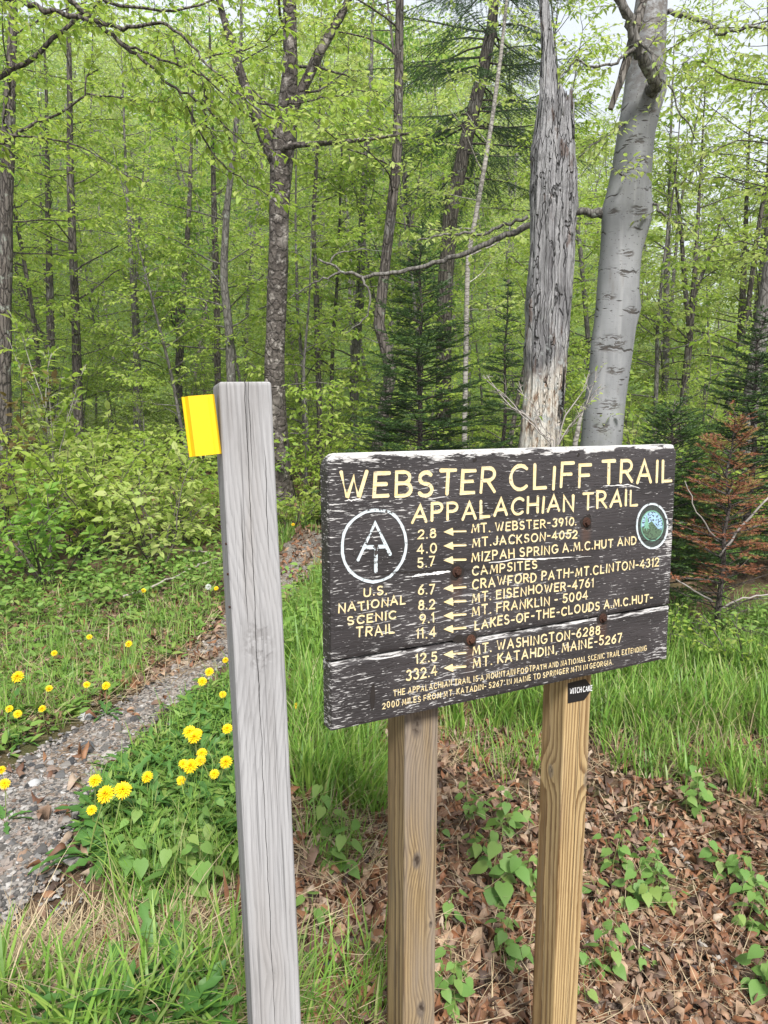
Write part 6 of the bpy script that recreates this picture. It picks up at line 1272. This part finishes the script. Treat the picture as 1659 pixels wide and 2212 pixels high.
# ------------------------------------------------------------------ heart-leaved seedlings
def heart_proto(seed, h, n, ln):
    r = np.random.default_rng(seed); root = thing('heart_leaf_plant', 'heart leaved seedling standing in fallen leaves', 'plant', (0, 0, 0), 'heart leaved seedlings in the fallen leaves'); b = MB(); lf = []
    for s in range(1 + seed % 3):
        o = np.array([r.normal() * .02, r.normal() * .02, 0]) if s else np.zeros(3); P = grow(r, o, (r.normal() * .25, r.normal() * .25, 1), h * r.uniform(.7, 1.1), 7, .10); b.tube(P, np.linspace(.0022, .0011, 8), 5)
        for k in range(n):
            f = .2 + .8 * k / (n - 1); p = np.array([np.interp(f * 7, range(8), P[:, i]) for i in range(3)]); a = k * 2.5 + r.normal() * .4 + s; d = np.array([math.cos(a), math.sin(a), .3]); q = p + d * .022; b.tube([p, q], [.0009, .0007], 3, cap=False); lf.append((q, np.array([math.cos(a), math.sin(a), -.35 + r.normal() * .2]), np.array([0, 0, 1]) + r.normal(size=3) * .25, ln * (1.15 - .45 * f) * r.uniform(.8, 1.15)))
    b.build('stem', M['stem'], root)
    b = MB(); hearts(b, [x[0] for x in lf], np.array([x[1] for x in lf]), np.array([x[2] for x in lf]), np.array([x[3] for x in lf])); b.build('foliage', M['heart'], root); return root
HP = [heart_proto(660, .17, 6, .062), heart_proto(661, .22, 8, .066), heart_proto(662, .20, 7, .058), heart_proto(663, .10, 5, .052), heart_proto(664, .26, 9, .062)]
HL = [(335, 1925, 1, 1.0, 'tallest heart leaved seedling under the dandelion clump'), (395, 1955, 2, 1.0, 'heart leaved seedling at the lowest tip of the dandelion clump'), (455, 1925, 1, 1.0, 'heart leaved seedling in the clump close by the grey post'), (285, 1880, 4, .8, 'heart leaved seedling at the gravel side of the dandelion clump'), (300, 1840, 2, .9, 'heart leaved seedling with raised tip in the middle of the dandelion clump'), (500, 1850, 1, .9, 'heart leaved seedling touching the grey post from the dandelion side'), (430, 1830, 4, .8, 'pale heart leaved seedling high in the dandelion clump'), (290, 2070, 3, 1, 'small heart leaved seedling alone in the dry grass below the clump'), (440, 2130, 3, 1.1, 'heart leaved seedling among grass at the photo bottom, before the grey post'),
 (745, 1880, 1, 1.1, 'leafy seedling between the grey post and the first sign post'), (715, 1815, 4, 1.0, 'slender seedling behind the leafy one between grey post and sign post'), (680, 1990, 3, 1.2, 'dark seedling hugging the grey post low on its far side'), (660, 2075, 3, 1.0, 'small seedling beside the white stick by the grey post'),
 (1062, 1945, 1, 1.35, 'biggest bushy seedling midway between the two sign posts'), (1035, 1860, 4, 1.0, 'upright seedling right behind the biggest bushy one'), (1085, 1800, 2, 1.1, 'seedling at the grass edge between the two sign posts'), (1020, 1770, 4, .9, 'thin seedling in grass behind the sign posts gap'), (960, 1830, 3, .9, 'tiny seedling near the first sign post at mid height'), (1140, 1930, 2, .9, 'seedling peeking out just before the golden sign post'),
 (962, 2010, 3, 1.2, 'pair of leaves against the first sign post above the dark branch'), (968, 2110, 3, 1.3, 'seedling leaning on the first sign post below the dark branch'), (958, 2190, 2, .8, 'seedling at the very bottom against the first sign post'), (1078, 2070, 2, .9, 'small seedling in open leaf litter above the dark branch'), (1105, 2120, 3, .9, 'lone two leaved seedling beside the golden post foot'),
 (1330, 1900, 2, 1.0, 'seedling in leaf litter just past the golden post, upper of the trio'), (1350, 1960, 1, 1.0, 'bushiest seedling of the patch past the golden post'), (1300, 1950, 3, 1.1, 'low seedling touching the golden post on its outer side'), (1410, 1945, 2, 1.0, 'seedling at the outer side of the bushy patch past the golden post'), (1455, 1930, 3, 1.0, 'separate small seedling farther from the golden post patch'), (1400, 1890, 4, .8, 'tall thin seedling rising out of the patch past the golden post'),
 (1380, 1780, 3, 1.1, 'single heart leaved seedling below the grass edge past the golden post'), (1490, 1770, 2, 1.1, 'seedling with round leaves under the grass edge'), (1520, 1730, 4, .9, 'tall seedling standing inside the grass edge'), (1340, 2040, 3, 1.0, 'seedling in brown litter below the bushy patch'), (1320, 2110, 2, .9, 'seedling low near the golden post bottom'), (1400, 2090, 3, .9, 'yellowish seedling in open litter near the grey stick'), (1575, 1900, 4, 1.0, 'trailing bright seedling near the photo edge, upper one'), (1610, 1960, 1, .9, 'bright green bushy seedling near the photo edge'), (1640, 2010, 2, .9, 'seedling below the bright bushy one at the photo edge'), (1625, 2140, 1, 1.1, 'large leaved seedling in the bottom corner of the photo'), (1270, 2190, 3, 1.0, 'seedling on the thick bottom branch by the golden post')]
fresh2 = set(); rh = np.random.default_rng(670)
for (px, py, kd, s, lb) in HL:
    p = hit([px], [py])[0]; s = s * 1.0; r = HP[kd]; rz = rh.uniform(0, 6.28)
    if kd not in fresh2: fresh2.add(kd); r.location = tuple(p); r.rotation_euler = (0, 0, rz); r.scale = (s,) * 3; r['label'] = lb
    else: copy_tree(r, p, rz, s, lb, (rh.normal() * .08, rh.normal() * .08))

# ------------------------------------------------------------------ fallen sticks and stones
M['wood_dead'] = bark_mat('dead_branch_bark', (.20, .15, .12, 1), (.09, .065, .05, 1), (.36, .31, .27, 1), (60, 60, 14), bs=.7, bd=.006)
M['wood_bleached'] = plain('bleached_stick', (.34, .305, .27, 1), .85, .4, 60, .2, .5)
def stick(seed, pts, ws, mat, name, label, up=.02, knots=0, jit=.06):
    r = np.random.default_rng(seed); P = hit([a for a, b in pts], [b for a, b in pts], up); Q = resamp(P, 16); Q[:, 2] = np.maximum(Q[:, 2], H(Q[:, 0], Q[:, 1]) + .006); Q += r.normal(size=Q.shape) * .004
    zc = (Q - CAMP) @ _F; rr = np.interp(np.linspace(0, 1, 16), np.linspace(0, 1, len(ws)), ws) * zc / FPX / 2; base = Q[0].copy(); base[2] = float(H(base[0], base[1])); root = thing(name, label, 'stick', base); b = MB(); b.tube(Q - base, rr, 9, jit=jit, rng=r)
    for k in range(knots): i = r.integers(3, 13); d = nrm(r.normal(size=(1, 3)))[0]; d[2] = abs(d[2]) * .6; b.tube(np.array([Q[i], Q[i] + d * .03, Q[i] + d * .07 + r.normal(size=3) * .01]) - base, [rr[i] * .5, rr[i] * .35, rr[i] * .15], 5)
    b.build('wood', mat, root, smooth=True); return root
stick(701, [(730, 2035), (790, 2040), (850, 2062)], [22, 24, 18], M['wood_dead'], 'fallen_branch', 'thick flaky branch piece lying behind the first sign post')
stick(702, [(955, 2085), (1050, 2105), (1120, 2122), (1180, 2140)], [10, 18, 22, 24], M['wood_dead'], 'fallen_branch', 'dark fallen branch running between the two sign posts', knots=2)
stick(703, [(1262, 2170), (1350, 2180), (1440, 2195), (1540, 2210), (1680, 2215)], [26, 22, 18, 14, 9], M['wood_dead'], 'fallen_branch', 'long dark branch along the photo bottom past the golden post', knots=2)
stick(704, [(1500, 2030), (1540, 2062), (1590, 2105)], [10, 16, 26], M['wood_bleached'], 'fallen_stick', 'grey weathered stick end in the open leaf litter', jit=.14)
stick(705, [(640, 1955), (665, 1985), (690, 2025), (720, 2050)], [13, 12, 9, 5], M['wood_bleached'], 'fallen_stick', 'bleached white stick beside the grey post foot', knots=1)
stick(706, [(-20, 1398), (60, 1385), (150, 1368), (230, 1360)], [7, 6, 5, 3], M['wood_dead'], 'fallen_stick', 'pale long stick on the far bank at the photo edge', .06)
stick(707, [(268, 1290), (340, 1262), (420, 1225), (470, 1205)], [5, 5, 4, 3], M['wood_bleached'], 'fallen_stick', 'grey straight stick slanting up the bank towards the post', .08, 1)
stick(708, [(315, 1205), (370, 1188), (430, 1190), (452, 1196)], [3, 4, 4, 3], M['wood_bleached'], 'fallen_stick', 'pale arched stick above the slanting one', .1)
stick(709, [(1225, 2060), (1280, 2030), (1420, 2048), (1480, 2035)], [3, 4, 4, 5], M['wood_bleached'], 'fallen_stick', 'thin whitish stick lying level in the litter past the golden post')
stick(710, [(1430, 1800), (1470, 1850), (1500, 1880)], [7, 9, 6], M['wood_bleached'], 'fallen_stick', 'short grey stick below the grass edge')
stick(711, [(930, 1945), (1000, 2000), (1060, 2060)], [3, 4, 3], M['wood_dead'], 'fallen_stick', 'thin dark twig slanting down between the sign posts')
stick(712, [(235, 1660), (320, 1638), (400, 1620)], [5, 8, 5], M['wood_dead'], 'fallen_stick', 'reddish stick lying across the gravel', .015)
stick(713, [(230, 985), (330, 1000), (440, 1012), (520, 1005)], [10, 12, 12, 8], M['wood_dead'], 'fallen_branch', 'rotting log on the forest floor beyond the shrubs', .1)
rs2 = np.random.default_rng(720)
def twig_litter():
    b = MB(); P = scatter(rs2, [(640, 1600), (1740, 1640), (1740, 2290), (600, 2290)], 420)
    for p in P:
        a = rs2.uniform(0, 6.28); L = rs2.uniform(.05, .22); d = np.array([math.cos(a), math.sin(a), 0]); n = 5; Q = p + d * (np.linspace(-.5, .5, n) * L)[:, None] + rs2.normal(size=(n, 3)) * .006; Q[:, 2] = H(Q[:, 0], Q[:, 1]) + .012 + rs2.random() * .02; b.tube(Q, np.linspace(.0026, .0012, n) * rs2.uniform(.7, 1.6), 4, cap=False)
    tag(b.build('fallen_twigs', M['wood_dead']), 'small grey brown twigs strewn among the fallen leaves', 'twigs', kind='stuff')
twig_litter()
def stone(seed, px, py, wpx, mat, label, flat=.6):
    r = np.random.default_rng(seed); p = hit([px], [py])[0]; R_ = wpx * float((p - CAMP) @ _F) / FPX / 2; bm = bmesh.new(); bmesh.ops.create_icosphere(bm, subdivisions=3, radius=1.0); ph = r.uniform(0, 6, 9)
    for v in bm.verts:
        c = v.co; k = 1 + .16 * math.sin(c.x * 2.3 + ph[0]) + .12 * math.sin(c.y * 3.1 + ph[1] + c.z) + .05 * math.sin(c.z * 7 + ph[2] + c.x * 5); v.co = Vector((c.x * k * R_, c.y * k * R_ * .8, c.z * k * R_ * flat))
    me = bpy.data.meshes.new('stone'); bm.to_mesh(me); bm.free(); me.materials.append(mat); o = link_mesh('stone', me); o.location = (p[0], p[1], float(H(p[0], p[1])) + R_ * flat * .35); o.rotation_euler = (0, 0, r.uniform(0, 6)); tag(o, label, 'stone')
M['stone_dark'] = plain('dark_stone', (.07, .075, .08, 1), .8, .5, 30, .3, .6); M['stone_pale'] = plain('pale_stone', (.33, .33, .33, 1), .8, .35, 40, .3, .6)
stone(731, 697, 2100, 52, M['stone_dark'], 'dark stone in the grass between grey post and first sign post')
stone(732, 434, 1963, 34, M['stone_pale'], 'pale stone in the dry grass below the dandelion clump'); stone(733, 1300, 2155, 26, M['stone_pale'], 'small pale stone in the litter near the golden post'); stone(734, 185, 1553, 40, M['stone_pale'], 'grey stone at the upper edge of the gravel by the far bank'); stone(735, 190, 1618, 36, M['stone_dark'], 'dark stone sunk at the gravel edge below the far bank')
stone(736, 365, 1415, 22, M['stone_dark'], 'dark stone at the path bend beside weeds'); stone(737, 72, 1700, 34, M['stone_pale'], 'largest pale stone lying in the middle of the gravel')

# ------------------------------------------------------------------ damp spring air
def haze():
    b = MB(); b.box((-95, -12, -6), (95, 118, 62)); t = NT('air'); v = t.n('ShaderNodeVolumePrincipled'); v.inputs['Color'].default_value = (.93, .97, 1.0, 1); v.inputs['Density'].default_value = .0012; v.inputs['Anisotropy'].default_value = .2
    t.t.links.new(v.outputs[0], t.out.inputs['Volume']); tag(b.build('haze', t.m), 'faint pale haze hanging in the woods', 'haze', kind='stuff')
haze()
